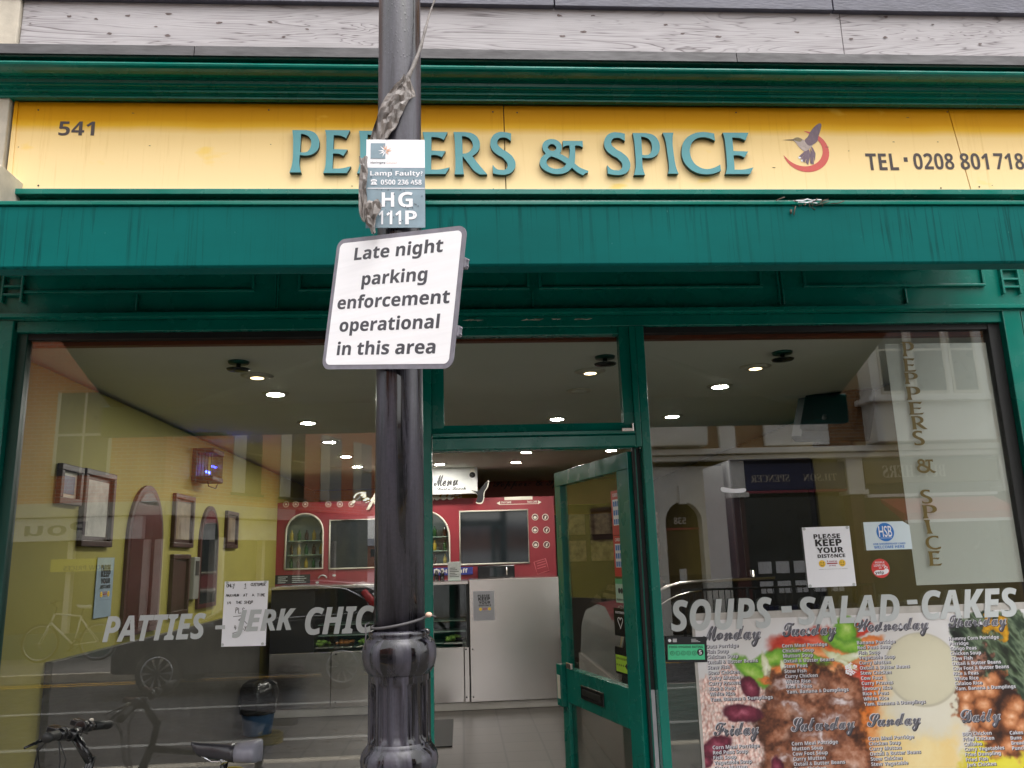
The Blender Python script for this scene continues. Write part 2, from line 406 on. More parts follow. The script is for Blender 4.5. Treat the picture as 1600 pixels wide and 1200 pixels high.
def m_brick(name, c1, c2, mortar, axis='XZ', scale=1.0):
    m, t, b = new_mat(name); b.inputs["Roughness"].default_value = 0.85
    tc = t.nodes.new("ShaderNodeTexCoord"); sx = t.nodes.new("ShaderNodeSeparateXYZ"); t.links.new(tc.outputs["Object"], sx.inputs[0])
    cx = t.nodes.new("ShaderNodeCombineXYZ")
    if axis == 'XY': t.links.new(sx.outputs[0], cx.inputs[0]); t.links.new(sx.outputs[1], cx.inputs[1])
    else:
        ad = nd(t, "ShaderNodeMath", operation='ADD'); t.links.new(sx.outputs[0], ad.inputs[0]); t.links.new(sx.outputs[1], ad.inputs[1])
        t.links.new(ad.outputs[0], cx.inputs[0]); t.links.new(sx.outputs[2], cx.inputs[1])
    br = t.nodes.new("ShaderNodeTexBrick"); br.inputs["Color1"].default_value = c1; br.inputs["Color2"].default_value = c2; br.inputs["Mortar"].default_value = mortar
    br.inputs["Scale"].default_value = scale; br.inputs["Brick Width"].default_value = 0.225; br.inputs["Row Height"].default_value = 0.075; br.inputs["Mortar Size"].default_value = 0.008
    t.links.new(cx.outputs[0], br.inputs["Vector"]); t.links.new(br.outputs[0], b.inputs["Base Color"])
    return m, br
M_brick, _ = m_brick("orange_brick", S(206, 116, 70), S(186, 100, 62), S(190, 166, 144))
M_brick2, _ = m_brick("stock_brick", S(150, 108, 62), S(132, 92, 56), S(140, 126, 106))
M_tiles, _b = m_brick("floor_tiles", S(66, 62, 57), S(57, 54, 50), S(26, 24, 22), 'XY')
_b.inputs["Brick Width"].default_value = 0.33; _b.inputs["Row Height"].default_value = 0.33; _b.inputs["Mortar Size"].default_value = 0.009; _b.offset = 0.0
M_tiles.node_tree.nodes["Principled BSDF"].inputs["Roughness"].default_value = 0.28
M_paving, _b = m_brick("paving_slabs", S(128, 124, 120), S(112, 110, 106), S(70, 68, 66), 'XY')
_b.inputs["Brick Width"].default_value = 0.6; _b.inputs["Row Height"].default_value = 0.45
M_asphalt = pm("wet_asphalt", S(62, 62, 64), 0.45, var=0.25, scale=3, bump=0.4, bscale=120, rvar=0.2)
M_roadwhite = pm("road_paint_white", S(150, 150, 148), 0.6, var=0.15, scale=8)
M_roadyellow = pm("road_paint_yellow", S(206, 160, 50), 0.6, var=0.15, scale=8)
M_frost = bpy.data.materials.new("frosted_film"); M_frost.use_nodes = True
_t = M_frost.node_tree; _b = _t.nodes["Principled BSDF"]; _b.inputs["Base Color"].default_value = S(238, 242, 236); _b.inputs["Roughness"].default_value = 0.9
_mx = _t.nodes.new("ShaderNodeMixShader"); _tr = _t.nodes.new("ShaderNodeBsdfTransparent"); _tl = _t.nodes.new("ShaderNodeBsdfTranslucent"); _tl.inputs[0].default_value = S(238, 242, 236)
_mx2 = _t.nodes.new("ShaderNodeMixShader"); _mx2.inputs[0].default_value = 0.35; _mx.inputs[0].default_value = 0.8
_o = _t.nodes["Material Output"]
_t.links.new(_tr.outputs[0], _mx.inputs[1]); _t.links.new(_mx2.outputs[0], _mx.inputs[2]); _t.links.new(_b.outputs[0], _mx2.inputs[1]); _t.links.new(_tl.outputs[0], _mx2.inputs[2]); _t.links.new(_mx.outputs[0], _o.inputs[0])

# ------------------------------------------------------------------ ground
def ground(name, m, x0, x1, y0, y1, z0, z1):
    o = MB().box(x0, x1, y0, y1, z0, z1).build(name, m); o["kind"] = "structure"; return o
ground("terrain", M_asphalt, -300, 300, -300, 300, -1.0, -0.16)
ground("road", M_asphalt, -120, 120, -10.45, -3.95, -0.15, -0.12)
ground("pavement", M_paving, -60, 60, -3.8, 0.0, -0.13, 0.0)
ground("kerb", M_stone, -60, 60, -3.95, -3.802, -0.13, 0.002)
ground("pavement", M_paving, -60, 60, -13.0, -10.602, -0.13, 0.0)
ground("kerb", M_stone, -60, 60, -10.6, -10.45, -0.13, 0.002)
for (ya, yb, mm, nm) in ((-10.2, -10.12, M_roadyellow, "yellow_line"), (-10.0, -9.92, M_roadyellow, "yellow_line"), (-7.55, -7.42, M_roadwhite, "white_line"), (-5.4, -5.28, M_roadwhite, "white_line"), (-4.35, -4.27, M_roadyellow, "yellow_line")):
    ground(nm, mm, -60, 60, ya, yb, -0.119, -0.116)
ground("floor", M_tiles, -2.1, 2.75, 0.04, 8.2, 0.0, 0.12)

# ------------------------------------------------------------------ the shop's building
FX0, FX1 = -2.06, 2.79
bld = thing("shop_building", "old terrace building with weathered grey boarding and slates above a green shopfront", "building", (0.35, 0.5, 0))
MB().box(-7, 7, 0.03, 0.4, 4.42, 9.5).build("upper_wall", M_brick2, bld)
MB().box(-2.092, 2.02, -0.03, 0.02, 4.0, 4.385).build("board", M_wood, bld, 0.003)
MB().box(2.024, 7, -0.028, 0.02, 4.0, 4.385).build("board", M_wood, bld, 0.003)
kb = MB()
for (px, py, rr) in ((108, 25, .016), (200, 24, .014), (263, 21, .017), (150, 29, .012), (171, 52, .014), (262, 55, .016), (342, 35, .015), (243, 41, .01), (422, 34, .013), (480, 45, .012), (443, 57, .01), (47, 36, .008), (874, 24, .018), (926, 24, .012), (880, 56, .016), (912, 49, .015), (1040, 38, .014), (1066, 52, .012), (1123, 57, .016), (1245, 50, .013), (1384, 26, .015), (1383, 58, .014), (1458, 38, .009), (1532, 68, .013), (1330, 60, .012)):
    p = at(px, py, -0.033); pts = []
    for k in range(11):
        a = 2 * math.pi * k / 11; q = rr * random.uniform(.45, 1.0)
        pts.append((p.x + q * 1.25 * math.cos(a), p.z + q * .55 * math.sin(a)))
    kb.poly(pts, frame_front(-0.0312), 0.0)
kb.build("knot", M_knot, bld)
sl_ = MB()
x = -2.3
for x1 in (-.35, 0.52, 1.98, 4.4):
    sl_.box(x, x1 - .006, -0.06, 0.0, 4.375 + random.uniform(0, .008), 4.60); x = x1
sl_.build("slate_course", M_slate, bld, 0.003)
fl = MB()
x = -2.35
for x1 in (-1.2, 1.38, 4.4):
    fl.sweepx([(-0.208, 3.970), (-0.204, 4.022), (-0.03, 4.075), (-0.03, 4.06), (-0.19, 4.008), (-0.19, 3.974)], x, x1 - .004); x = x1
fl.build("lead_flashing", M_lead, bld)
ps = MB(); ps.box(-2.6, -2.095, -0.05, 0.0, 3.42, 4.5)
ps.sweepx([(-0.24, 3.30), (-0.24, 3.36), (-0.2, 3.42), (0, 3.42), (0, 3.1), (-0.1, 3.12), (-0.16, 3.2)], -2.6, -2.01)
ps.box(-2.6, -2.075, -0.075, 0.0, 0.0, 3.1)
ps.build("pilaster", M_stone, bld, 0.006)
ps = MB(); ps.box(3.7, 4.2, -0.16, 0.0, 3.42, 4.5)
ps.sweepx([(-0.24, 3.30), (-0.24, 3.36), (-0.2, 3.42), (0, 3.42), (0, 3.1), (-0.1, 3.12), (-0.16, 3.2)], 3.7, 4.2)
ps.box(2.84, 3.5, -0.075, 0.0, 0.0, 3.1)
ps.build("pilaster", M_stone, bld, 0.006)
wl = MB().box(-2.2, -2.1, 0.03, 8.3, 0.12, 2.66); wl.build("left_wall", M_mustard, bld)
MB().box(2.75, 2.85, 0.03, 8.3, 0.12, 2.66).build("right_wall", pm("darkened_mustard_paint", S(84, 74, 28), .65, var=.08), bld)  # mustard wall too; the dimness of this side is put into its colour
MB().box(-2.2, 2.85, 8.2, 8.3, 0.12, 2.66).build("back_wall", M_orangewall, bld)
MB().box(-2.2, 2.85, 0.035, 8.3, 2.68, 2.8).build("ceiling", M_ceil, bld)
MB().box(-2.1, 2.75, 0.036, 0.075, 2.645, 2.678).build("ceiling_trim", pm("red_brown_trim", S(120, 62, 40), 0.5), bld)
MB().box(-2.098, -2.06, 0.775, 5.1, 0.121, 1.2).build("dado", M_dado, bld, 0.004)
for o in bld.children:
    if o.name.startswith(("left_wall", "right_wall", "back_wall")): o.name = "interior_wall"
MB().box(-2.6, -2.2, 0.03, 8.3, 0, 4.4).box(2.85, 3.4, 0.03, 8.3, 0, 4.4).box(-2.6, 3.4, 0.03, 0.1, 2.8, 4.4).box(-2.6, 3.4, 8.3, 8.6, 0, 9).build("party_wall", M_brick2, bld)

# ------------------------------------------------------------------ shopfront
sf = thing("shopfront", "green painted shopfront with two big windows and a panelled frieze under the awning", "shopfront", (0.35, 0, 0))
prof = [(0.02, 3.838), (-0.062, 3.838), (-0.062, 3.850), (-0.070, 3.851), (-0.070, 3.856), (-0.084, 3.857), (-0.084, 3.870), (-0.094, 3.871), (-0.094, 3.8755), (-0.108, 3.877), (-0.104, 3.890), (-0.108, 3.903), (-0.122, 3.905), (-0.122, 3.909)]
for k in range(9):
    a = -math.pi * 0.46 + math.pi * 0.92 * k / 8
    prof.append((-0.145 - 0.056 * math.cos(a), 3.930 + 0.024 * math.sin(a)))
prof += [(-0.140, 3.956), (-0.145, 3.970), (-0.17, 3.978), (-0.18, 3.99), (0.02, 4.0)]
cor = MB().sweepx(prof, -2.22, 3.9).build("cornice", M_green, sf)
MB().box(-2.06, 3.6, -0.075, 0.02, 3.338, 3.366).build("fascia_trim", M_green, sf, 0.003)
# frieze between the window head and the awning
MB().box(FX0, FX1, -0.03, 0.03, 2.775, 3.337).build("frieze", M_green, sf, 0.003)
def bead(b, x0, x1, z0, z1, t=0.013, d=0.016, Y=-0.03):
    b.box(x0, x1, Y - d, Y, z0, z0 + t); b.box(x0, x1, Y - d, Y, z1 - t, z1)
    b.box(x0, x0 + t, Y - d, Y, z0 + t, z1 - t); b.box(x1 - t, x1, Y - d, Y, z0 + t, z1 - t)
for (pa, pb) in ((34, 398), (466, 828), (842, 1192), (1256, 1540)):
    b_ = MB(); bead(b_, ax(pa, 462, -.03), ax(pb, 462, -.03), 2.872, 3.06); b_.build("frieze_panel", M_green, sf, 0.003)
for px in (214, 430, 434, 833, 1219, 1225, 1417):
    xx = ax(px, 485, -.03); nb = MB(); nb.box(xx - .004, xx + .004, -0.042, -0.03, 2.79, 2.862 if px not in (430, 434, 1219, 1225) else 3.3); nb.build("frieze_bead", M_green, sf, 0.002)
for px0 in (6, 1562):
    b_ = MB(); xa = ax(px0, 440, -.035); xb = xa + 0.095
    for zz in (2.86, 2.90, 2.95): b_.box(xa, xb, -0.05, -0.03, zz, zz + .01)
    b_.box(xa, xa + .01, -0.052, -0.03, 2.83, 3.05); b_.box(xb - .01, xb, -0.052, -0.03, 2.83, 3.05); b_.build("bracket", M_green, sf, 0.002)
MB().sweepx([(0.02, 2.775), (-0.055, 2.775), (-0.07, 2.768), (-0.07, 2.752), (-0.05, 2.748), (-0.05, 2.742), (0.02, 2.742)], FX0 - .04, FX1 + .06).build("frieze_ledge", M_green, sf)
MB().box(FX0 + .1, FX1 - .1, -0.04, 0.03, 2.690, 2.7415).build("window_head", M_green, sf, 0.003)
MB().box(FX0 + .1, FX1 - .1, -0.015, 0.03, 2.662, 2.690).build("head_gasket", M_black, sf)
# paint chips on the head rail above the door
pc = MB()
for k in range(16):
    xx = random.choice((random.uniform(0.05, .17), random.uniform(.33, .4), random.uniform(-.1, .5), random.uniform(.55, .62)))
    pc.poly([(xx + random.uniform(-.016, .016) * (1.4 if j % 2 else .6) + .012 * math.cos(j), 2.725 + .004 * math.sin(j * 1.26) + random.uniform(-.002, .002)) for j in range(5)], frame_front(-0.0408), 0.0)
pc.build("paint_chip", M_cream, sf)
# jambs
MB().box(-2.045, -1.965, -0.055, 0.03, 0.0, 2.742).build("jamb", M_green, sf, 0.004)
MB().box(-1.965, -1.918, -0.02, 0.03, 0.45, 2.69).build("window_gasket", M_greendk, sf, 0.003)
MB().box(2.625, 2.715, -0.055, 0.03, 0.0, 2.742).build("jamb", M_green, sf, 0.004)
MB().box(2.722, 2.80, -0.05, 0.03, 0.0, 2.76).build("jamb", M_green, sf, 0.004)
MB().box(2.565, 2.625, -0.02, 0.03, 0.45, 2.69).build("window_gasket", M_black, sf, 0.003)
# posts beside the door
MB().box(-0.20, -0.122, -0.045, 0.03, 0.0, 2.69).build("door_post", M_green, sf, 0.004)
MB().box(0.828, 0.868, -0.045, 0.03, 0.0, 2.69).box(0.80, 0.828, -0.043, 0.03, 2.121, 2.69).build("door_post", M_green, sf, 0.003)
MB().box(0.80, 0.8275, 0.02, 0.06, 0.0, 2.12).build("door_rebate", M_black, sf)
MB().box(0.798, 0.808, 0.005, 0.0195, 0.12, 2.12).build("door_bead", M_green, sf, 0.002)
MB().box(-0.122, -0.066, -0.03, 0.03, 2.2, 2.69).box(0.752, 0.80, -0.03, 0.03, 2.2, 2.69).box(-0.066, 0.752, -0.024, 0.03, 2.655, 2.69).build("transom_frame", M_green, sf, 0.003)
MB().sweepx([(0.03, 2.235), (-0.028, 2.235), (-0.034, 2.2), (-0.048, 2.196), (-0.048, 2.182), (-0.04, 2.178), (-0.05, 2.172), (-0.05, 2.125), (-0.03, 2.12), (0.03, 2.12)], -0.119, 0.797).build("transom_bar", M_green, sf)
MB().box(0.79, 0.7995, -0.0, 0.03, 0.12, 2.12).build("door_seal", M_black, sf)
hg = MB().box(0.735, 0.79, -0.058, -0.05, 2.19, 2.206).box(0.782, 0.79, -0.058, -0.05, 2.2, 2.228).build("hinge", M_steel, sf, 0.002)
# stall risers
MB().box(-1.963, -0.202, -0.03, 0.03, 0.0, 0.45).build("stall_riser", M_green, sf, 0.004)
MB().box(0.87, 2.623, -0.03, 0.03, 0.0, 0.45).build("stall_riser", M_green, sf, 0.004)
# panes
pane_l = MB().box(-1.918, -0.201, 0.0, 0.008, 0.45, 2.662).build("window_pane", M_glass, sf)
pane_r = MB().box(0.869, 2.565, 0.0, 0.008, 0.45, 2.662).build("window_pane", M_glass, sf)
MB().box(-0.066, 0.752, 0.0, 0.008, 2.235, 2.655).build("transom_pane", M_glass, sf)
# vinyl lettering on the panes
F0 = frame_front(0.0)
def vinyl(words, zc0, zc1, parent, slope=0):
    for (s_, pa, pb, ya, yb) in words:
        b_ = MB()
        zt = az((pa + pb) / 2, ya, 0); zb = az((pa + pb) / 2, yb, 0)
        b_.text(BI(s_), F0, ax(pa, (ya + yb) / 2, 0), ax(pb, (ya + yb) / 2, 0), zb, zt, 0.0075 if pa > 1000 else 0.0042, fat=0.014)
        b_.build("lettering", M_vinyl, parent)
vinyl((("PATTIES", 162, 322, 960, 1001), ("-", 337, 352, 977, 983), ("JERK", 364, 462, 952, 995), ("CHICKEN", 477, 672, 946, 989)), 0, 0, pane_l)
vinyl((("SOUPS", 1047, 1207, 935, 984), ("-", 1220, 1236, 947, 957), ("SALAD", 1245, 1405, 930, 974), ("-", 1416, 1432, 937, 944), ("CAKES", 1438, 1590, 920, 966)), 0, 0, pane_r)
fz0, fz1 = 1.47, 2.60
MB().box(2.055, 2.562, 0.0095, 0.0105, fz0, fz1).build("frosted_film", M_frost, pane_r)

# ------------------------------------------------------------------ flared display capitals of the shop's name, drawn as outlines
G = {
 'P': (525, 340, [(122,105),(300,105),(400,135,1),(452,200,1),(465,265,1),(450,340,1),(400,393,1),(320,420,1),(225,415),(222,520,1),(232,580,1),(247,630),(103,630),(122,575,1),(136,500,1),(138,300,1),(134,190,1)],
        [[(232,150),(290,162,1),(340,197,1),(361,250,1),(355,320,1),(322,368,1),(275,383,1),(228,380)]]),
 'E': (532, 340, [(535,108),(848,108),(800,208),(735,178,1),(645,170),(643,345),(820,350),(770,428),(710,402,1),(640,400),(637,585),(740,583,1),(866,556),(815,640),(523,640),(545,570,1),(553,450,1),(553,250,1),(550,180,1)], []),
 'R': (527, 420, [(468,128),(620,128),(720,150,1),(785,215,1),(802,290,1),(775,368,1),(702,428),(760,505,1),(830,590,1),(886,655),(790,655),(720,608,1),(650,520,1),(580,430),(581,560,1),(592,655),(474,655),(484,570,1),(484,350,1),(480,200,1)],
        [[(575,178),(640,190,1),(695,235,1),(712,300,1),(690,350,1),(640,388,1),(582,400)]]),
 'S': (525, 320, [(1195,150),(1190,245),(1135,208,1),(1080,203,1),(1035,225,1),(1020,270,1),(1060,330,1),(1150,390,1),(1220,465,1),(1238,540,1),(1205,612,1),(1130,655,1),(1050,660,1),(955,645),(955,540),(1000,588,1),(1060,602,1),(1118,590,1),(1140,545,1),(1100,470,1),(1010,410,1),(945,340,1),(932,270,1),(960,190,1),(1030,140,1),(1110,135,1)], []),
 'I': (505, 130, [(305,140),(440,140),(424,220,1),(424,400,1),(440,560,1),(465,645),(335,645),(352,570,1),(346,400,1),(332,230,1)], []),
 'C': (525, 470, [(950,145),(955,240),(880,205,1),(800,195,1),(710,220,1),(645,300,1),(630,400,1),(660,500,1),(730,565,1),(820,590,1),(910,573,1),(992,535),(995,610),(900,645,1),(800,655,1),(680,630,1),(580,555,1),(530,450,1),(530,350,1),(570,240,1),(670,160,1),(800,130,1)], []),
 '&': (460, 610, [(400,240),(650,240),(650,322),(600,302,1),(550,300),(548,420,1),(536,530),(600,583,1),(702,625),(700,645),(665,655),(632,682),(565,645,1),(500,585),(430,643,1),(300,667,1),(190,635,1),(118,575,1),(103,510,1),(130,450,1),(180,405),(147,345,1),(152,275,1),(200,232,1),(268,218,1),(340,240,1),(382,300,1),(378,360,1),(360,405),(410,433,1),(465,470),(480,400,1),(482,300),(440,302,1),(400,322)],
        [[(265,283,1),(308,308,1),(313,342,1),(270,372,1),(222,350,1),(214,315,1)], [(250,440),(330,470,1),(432,535),(400,573,1),(330,598,1),(250,590,1),(197,550,1),(190,500,1),(215,460,1)]]),
}
_gc = {}
def glyph(ch):
    """vertices, faces and rim loops of one capital in (0..1) units"""
    if ch in _gc: return _gc[ch]
    _, _, outer, holes = G[ch]
    xs = [p[0] for p in outer]; ys = [p[1] for p in outer]; x0, x1, y0, y1 = min(xs), max(xs), min(ys), max(ys)
    c = bpy.data.curves.new("g", 'CURVE'); c.dimensions = '2D'; c.fill_mode = 'BOTH'; c.resolution_u = 6
    for loop in [outer] + holes:
        sp = c.splines.new('BEZIER'); sp.bezier_points.add(len(loop) - 1); sp.use_cyclic_u = True
        for bp, p in zip(sp.bezier_points, loop):
            bp.co = ((p[0] - x0) / (x1 - x0), (y1 - p[1]) / (y1 - y0), 0)
            bp.handle_left_type = bp.handle_right_type = 'AUTO' if len(p) == 3 else 'VECTOR'
    o = bpy.data.objects.new("g", c); COL.objects.link(o)
    dg = bpy.context.evaluated_depsgraph_get(); e = o.evaluated_get(dg); me = e.to_mesh()
    bm = bmesh.new(); bm.from_mesh(me); bmesh.ops.remove_doubles(bm, verts=bm.verts, dist=1e-5)
    bm.verts.ensure_lookup_table()
    vs = [(v.co.x, v.co.y) for v in bm.verts]; fs = [tuple(v.index for v in f.verts) for f in bm.faces]
    ed = [(e_.verts[0].index, e_.verts[1].index) for e_ in bm.edges if len(e_.link_faces) == 1]
    bm.free(); e.to_mesh_clear(); bpy.data.objects.remove(o); bpy.data.curves.remove(c)
    _gc[ch] = (vs, fs, ed, (x1 - x0) / (y1 - y0)); return _gc[ch]
def put_glyph(mb, ch, fr, u0, u1, v0, v1, wv, edge=None, wb=0.0):
    vs, fs, ed, _ = glyph(ch)
    mb.add([FP(fr, u0 + x * (u1 - u0), v0 + y * (v1 - v0), wv) for x, y in vs], fs)
    if edge is not None:
        edge.add([FP(fr, u0 + x * (u1 - u0), v0 + y * (v1 - v0), wv) for x, y in vs] + [FP(fr, u0 + x * (u1 - u0), v0 + y * (v1 - v0), wb) for x, y in vs], [(a, b, b + len(vs), a + len(vs)) for a, b in ed])
# the same capitals cut as gold letters down the frosted strip
gl = MB()
for ch, yt, yb, xl, xr in (('P', 534, 557, 1409, 1428), ('E', 560, 581, 1411, 1431), ('P', 582, 600, 1412, 1434), ('P', 604, 625, 1415, 1438), ('E', 628, 648, 1419, 1443), ('R', 650, 671, 1424, 1448), ('S', 673, 696, 1426, 1444), ('&', 717, 740, 1432, 1461), ('S', 765, 787, 1438, 1456), ('P', 789, 810, 1440, 1464), ('I', 812, 834, 1444, 1456), ('C', 837, 859, 1446, 1469), ('E', 861, 884, 1450, 1471)):
    xm = (xl + xr) / 2; zm = (yt + yb) / 2
    gl = MB(); put_glyph(gl, ch, F0, ax(xl, zm, 0), ax(xr, zm, 0), az(xm, yb, 0), az(xm, yt, 0), 0.0022); gl.build("gold_letter", M_brass, pane_r)

# ------------------------------------------------------------------ door, standing open into the shop
DH = Vector((0.79, 0.04, 0)); DA = R(14); DD = Vector((-math.sin(DA), math.cos(DA), 0)); DN = Vector((-math.cos(DA), -math.sin(DA), 0))
FD = (DH, DD, Vector((0, 0, 1)), DN)     # u along the leaf from the hinge, w towards the street side
DW = 0.955
dst = MB().fbox(FD, 0.0, DW, 2.03, 2.11, -0.022, 0.022).fbox(FD, 0, 0.125, 0.14, 2.03, -0.022, 0.022).fbox(FD, DW - 0.085, DW, 0.14, 2.03, -0.022, 0.022).fbox(FD, 0.125, DW - 0.085, 0.885, 1.06, -0.022, 0.022).fbox(FD, 0.125, DW - 0.085, 0.14, 0.3, -0.022, 0.022)
door = dst.build("door", M_green, sf, 0.003)
MB().fbox(FD, 0.125, DW - 0.085, 1.06, 2.03, -0.004, 0.004).fbox(FD, 0.125, DW - 0.085, 0.3, 0.885, -0.004, 0.004).build("door_pane", M_doorglass, door)
MB().fbox(FD, 0.395, 0.675, 0.935, 1.0, 0.0215, 0.030).build("letterbox", M_blackgloss, door, 0.003)
MB().fbox(FD, 0.42, 0.65, 0.955, 0.985, 0.030, 0.033).build("letterbox_flap", M_black, door, 0.002)
MB().fbox(FD, DW - .06, DW + .012, 0.86, 1.075, 0.02, 0.05).build("lock_case", M_green, door, 0.004)
MB().fbox(FD, DW - .045, DW - .008, 0.90, 1.02, 0.05, 0.054).build("lock_plate", M_cream, door, 0.002)
MB().fbox(FD, 0.79, 0.86, 1.06, 1.09, 0.02, 0.034).build("handle", M_steel, door, 0.003)
MB().box(0.809, 0.826, 0.012, 0.0195, 0.2, 1.07).build("worn_paint", pm("worn_white_paint", S(200, 198, 204), 0.6, var=0.2, scale=18, stretch=(1, 1, .4)), sf)

# ------------------------------------------------------------------ fascia sign
sg = thing("shop_sign", "long faded yellow fascia sign with raised teal letters and a hummingbird emblem", "sign", (0.35, -0.02, 3.37))
sm_ = MB()
xs_ = [-2.085, ax(789, 240, -.02), ax(1499, 240, -.02), 3.6]
for i in range(3):
    if i == 1: sm_.poly([(xs_[1] + .0025, 3.366), (xs_[2] + .03, 3.366), (xs_[2] - .032, 3.9), (xs_[1] + .0025, 3.9)], frame_front(0.0), -0.01, 0.02)
    elif i == 0: sm_.poly([(xs_[0], 3.366), (xs_[1] - .0025, 3.366), (xs_[1] - .0025, 3.9), (xs_[0], 3.9)], frame_front(0.0), -0.01, 0.02)
    else: sm_.poly([(xs_[2] + .036, 3.366), (xs_[3], 3.366), (xs_[3], 3.9), (xs_[2] - .028, 3.9)], frame_front(0.0), -0.01, 0.02)
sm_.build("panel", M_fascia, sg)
MB().box(-2.085, 3.6, -0.005, 0.02, 3.37, 3.89).build("backing", M_twig, sg)
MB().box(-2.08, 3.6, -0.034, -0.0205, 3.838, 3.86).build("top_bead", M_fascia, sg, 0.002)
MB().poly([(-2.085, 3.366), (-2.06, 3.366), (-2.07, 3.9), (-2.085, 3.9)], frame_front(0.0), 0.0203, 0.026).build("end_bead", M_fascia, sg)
FL = frame_front(-0.02)
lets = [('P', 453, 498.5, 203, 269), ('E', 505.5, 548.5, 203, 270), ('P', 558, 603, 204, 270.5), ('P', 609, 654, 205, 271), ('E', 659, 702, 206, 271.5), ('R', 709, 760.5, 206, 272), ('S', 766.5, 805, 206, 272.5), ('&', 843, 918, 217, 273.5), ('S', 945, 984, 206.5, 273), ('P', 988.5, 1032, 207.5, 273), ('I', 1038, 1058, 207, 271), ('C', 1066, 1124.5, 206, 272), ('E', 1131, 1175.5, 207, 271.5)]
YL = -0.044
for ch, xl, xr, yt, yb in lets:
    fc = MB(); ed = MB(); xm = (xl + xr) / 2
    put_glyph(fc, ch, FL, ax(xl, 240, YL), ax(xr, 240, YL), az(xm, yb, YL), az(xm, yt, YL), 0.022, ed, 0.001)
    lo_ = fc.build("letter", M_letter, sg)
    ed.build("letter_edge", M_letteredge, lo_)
t_ = MB()
FS = frame_front(-0.0205)
t_.text(B("541"), FS, ax(92, 201, -.02), ax(148, 201, -.02), az(120, 212, -.02), az(120, 190, -.02), 0.001)
t_.build("house_number", M_brownink, sg)
t_ = MB(); t_.text(B("TEL"), FS, ax(1353, 252, -.02), ax(1403, 252, -.02), az(1378, 266, -.02), az(1378, 240, -.02), 0.001)
t_.fbox(FS, ax(1412, 250, -.02), ax(1418, 250, -.02), az(1415, 253, -.02), az(1415, 246, -.02), 0.0005, 0.001)
for s_, a, b in (("0208", 1427, 1490), ("801", 1500, 1544), ("7184", 1553, 1616)):
    t_.text(B(s_), FS, ax(a, 252, -.02), ax(b, 252, -.02), az((a + b) / 2, 265, -.02), az((a + b) / 2, 239.5, -.02), 0.001)
t_.build("telephone_number", M_brownink, sg)
for px, py in ((60, 172), (60, 290), (420, 172), (420, 296), (770, 175), (771, 296), (808, 176), (812, 297), (1150, 176), (1480, 175), (1470, 294), (1530, 292)):
    c_ = at(px, py, -.02); MB().disc((c_.x, c_.z), .0042, FS, -.0002, .0012, 10).build("screw", M_twig, sg)
b_ = MB()
for px, py, w_ in ((1209, 262, 5), (1292, 230, 6), (1396, 222, 4), (1418, 184, 5), (1465, 222, 3), (550, 291, 3), (234, 228, 3), (208, 177, 4), (423, 226, 2), (29, 230, 2), (1326, 236, 2), (1550, 290, 2)):
    c_ = at(px, py, -.02); b_.poly([(c_.x - w_ * .0016, c_.z - .001), (c_.x + w_ * .0016, c_.z - .0016), (c_.x + w_ * .0014, c_.z + .0014), (c_.x - w_ * .001, c_.z + .002)], FS, .0009)
b_.build("dirt_mark", M_twig, sg)
# emblem: a red crescent and a hummingbird, read in the units of the enlarged photograph and scaled to metres
ex0, ez0 = ax(1200, 235, -.02), az(1260, 180, -.02); esc = (ax(1320, 235, -.02) - ex0) / 1309
def E_(pts): return [(ex0 + x * esc, ez0 - y * esc * 1.0) for x, y in pts]
def smooth(pts, n=5):
    out = []; k = len(pts)
    for i in range(k):
        p0, p1, p2, p3 = (Vector(pts[(i + j - 1) % k]) for j in range(4))
        for q in range(n):
            t = q / n
            out.append(tuple(0.5 * ((2 * p1) + (p2 - p0) * t + (2 * p0 - 5 * p1 + 4 * p2 - p3) * t * t + (3 * p1 - p0 - 3 * p2 + p3) * t ** 3)))
    return out
cr = []
for k in range(29):
    a = R(190 + (100 + 350 - 190 + 0) * k / 28); cr.append((640 + 395 * math.cos(a), 665 - 370 * math.sin(a)))
inn = []
for k in range(29):
    a = R(190 + 260 * k / 28); inn.append((592 + 335 * math.cos(a) * (1.02), 620 - 332 * math.sin(a)))
cm = MB(); vs = []; fs = []
for k in range(29):
    s0 = k / 28.0; wd = math.sin(math.pi * min(1, max(0, s0))) ** 0.7
    o_ = cr[k]; c_ = (600, 620); q = Vector((c_[0] - o_[0], c_[1] - o_[1])); q.normalize()
    vs += [E_([o_])[0], E_([(o_[0] + q.x * 118 * wd, o_[1] + q.y * 118 * wd)])[0]]
cm.add([FP(FS, u, v, 0.0008) for u, v in vs], [(2 * k, 2 * k + 1, 2 * k + 3, 2 * k + 2) for k in range(28)])
em = cm.build("crescent", M_red, sg)
M_plum = pm("bird_feathers", S(112, 92, 104), 0.5, var=0.22, scale=40, stretch=(3, 1, 1))
M_plum2 = pm("bird_breast", S(176, 160, 152), 0.5, var=0.18, scale=60)
M_olive = pm("bird_crown", S(132, 116, 78), 0.5, var=0.2, scale=60)
bm_ = MB(); bm_.poly(E_(smooth([(640, 470), (700, 400), (760, 300), (850, 200), (930, 152), (958, 178), (930, 280), (880, 400), (860, 470), (790, 530), (700, 560)])), FS, 0.0014).build("bird_wing", M_plum, sg)
MB().poly(E_(smooth([(440, 455), (480, 420), (540, 412), (600, 445), (660, 470), (760, 490), (770, 550), (700, 620), (620, 665), (570, 630), (520, 570), (480, 500)])), FS, 0.0012).build("bird_body", M_plum2, sg)
MB().poly(E_(smooth([(450, 450), (490, 418), (545, 415), (600, 450), (560, 490), (500, 480)])), FS, 0.0015).build("bird_head", M_olive, sg)
MB().poly(E_([(262, 462), (360, 452), (450, 448), (455, 468), (360, 464)]), FS, 0.0013).build("bird_beak", M_brownink, sg)
tm = MB()
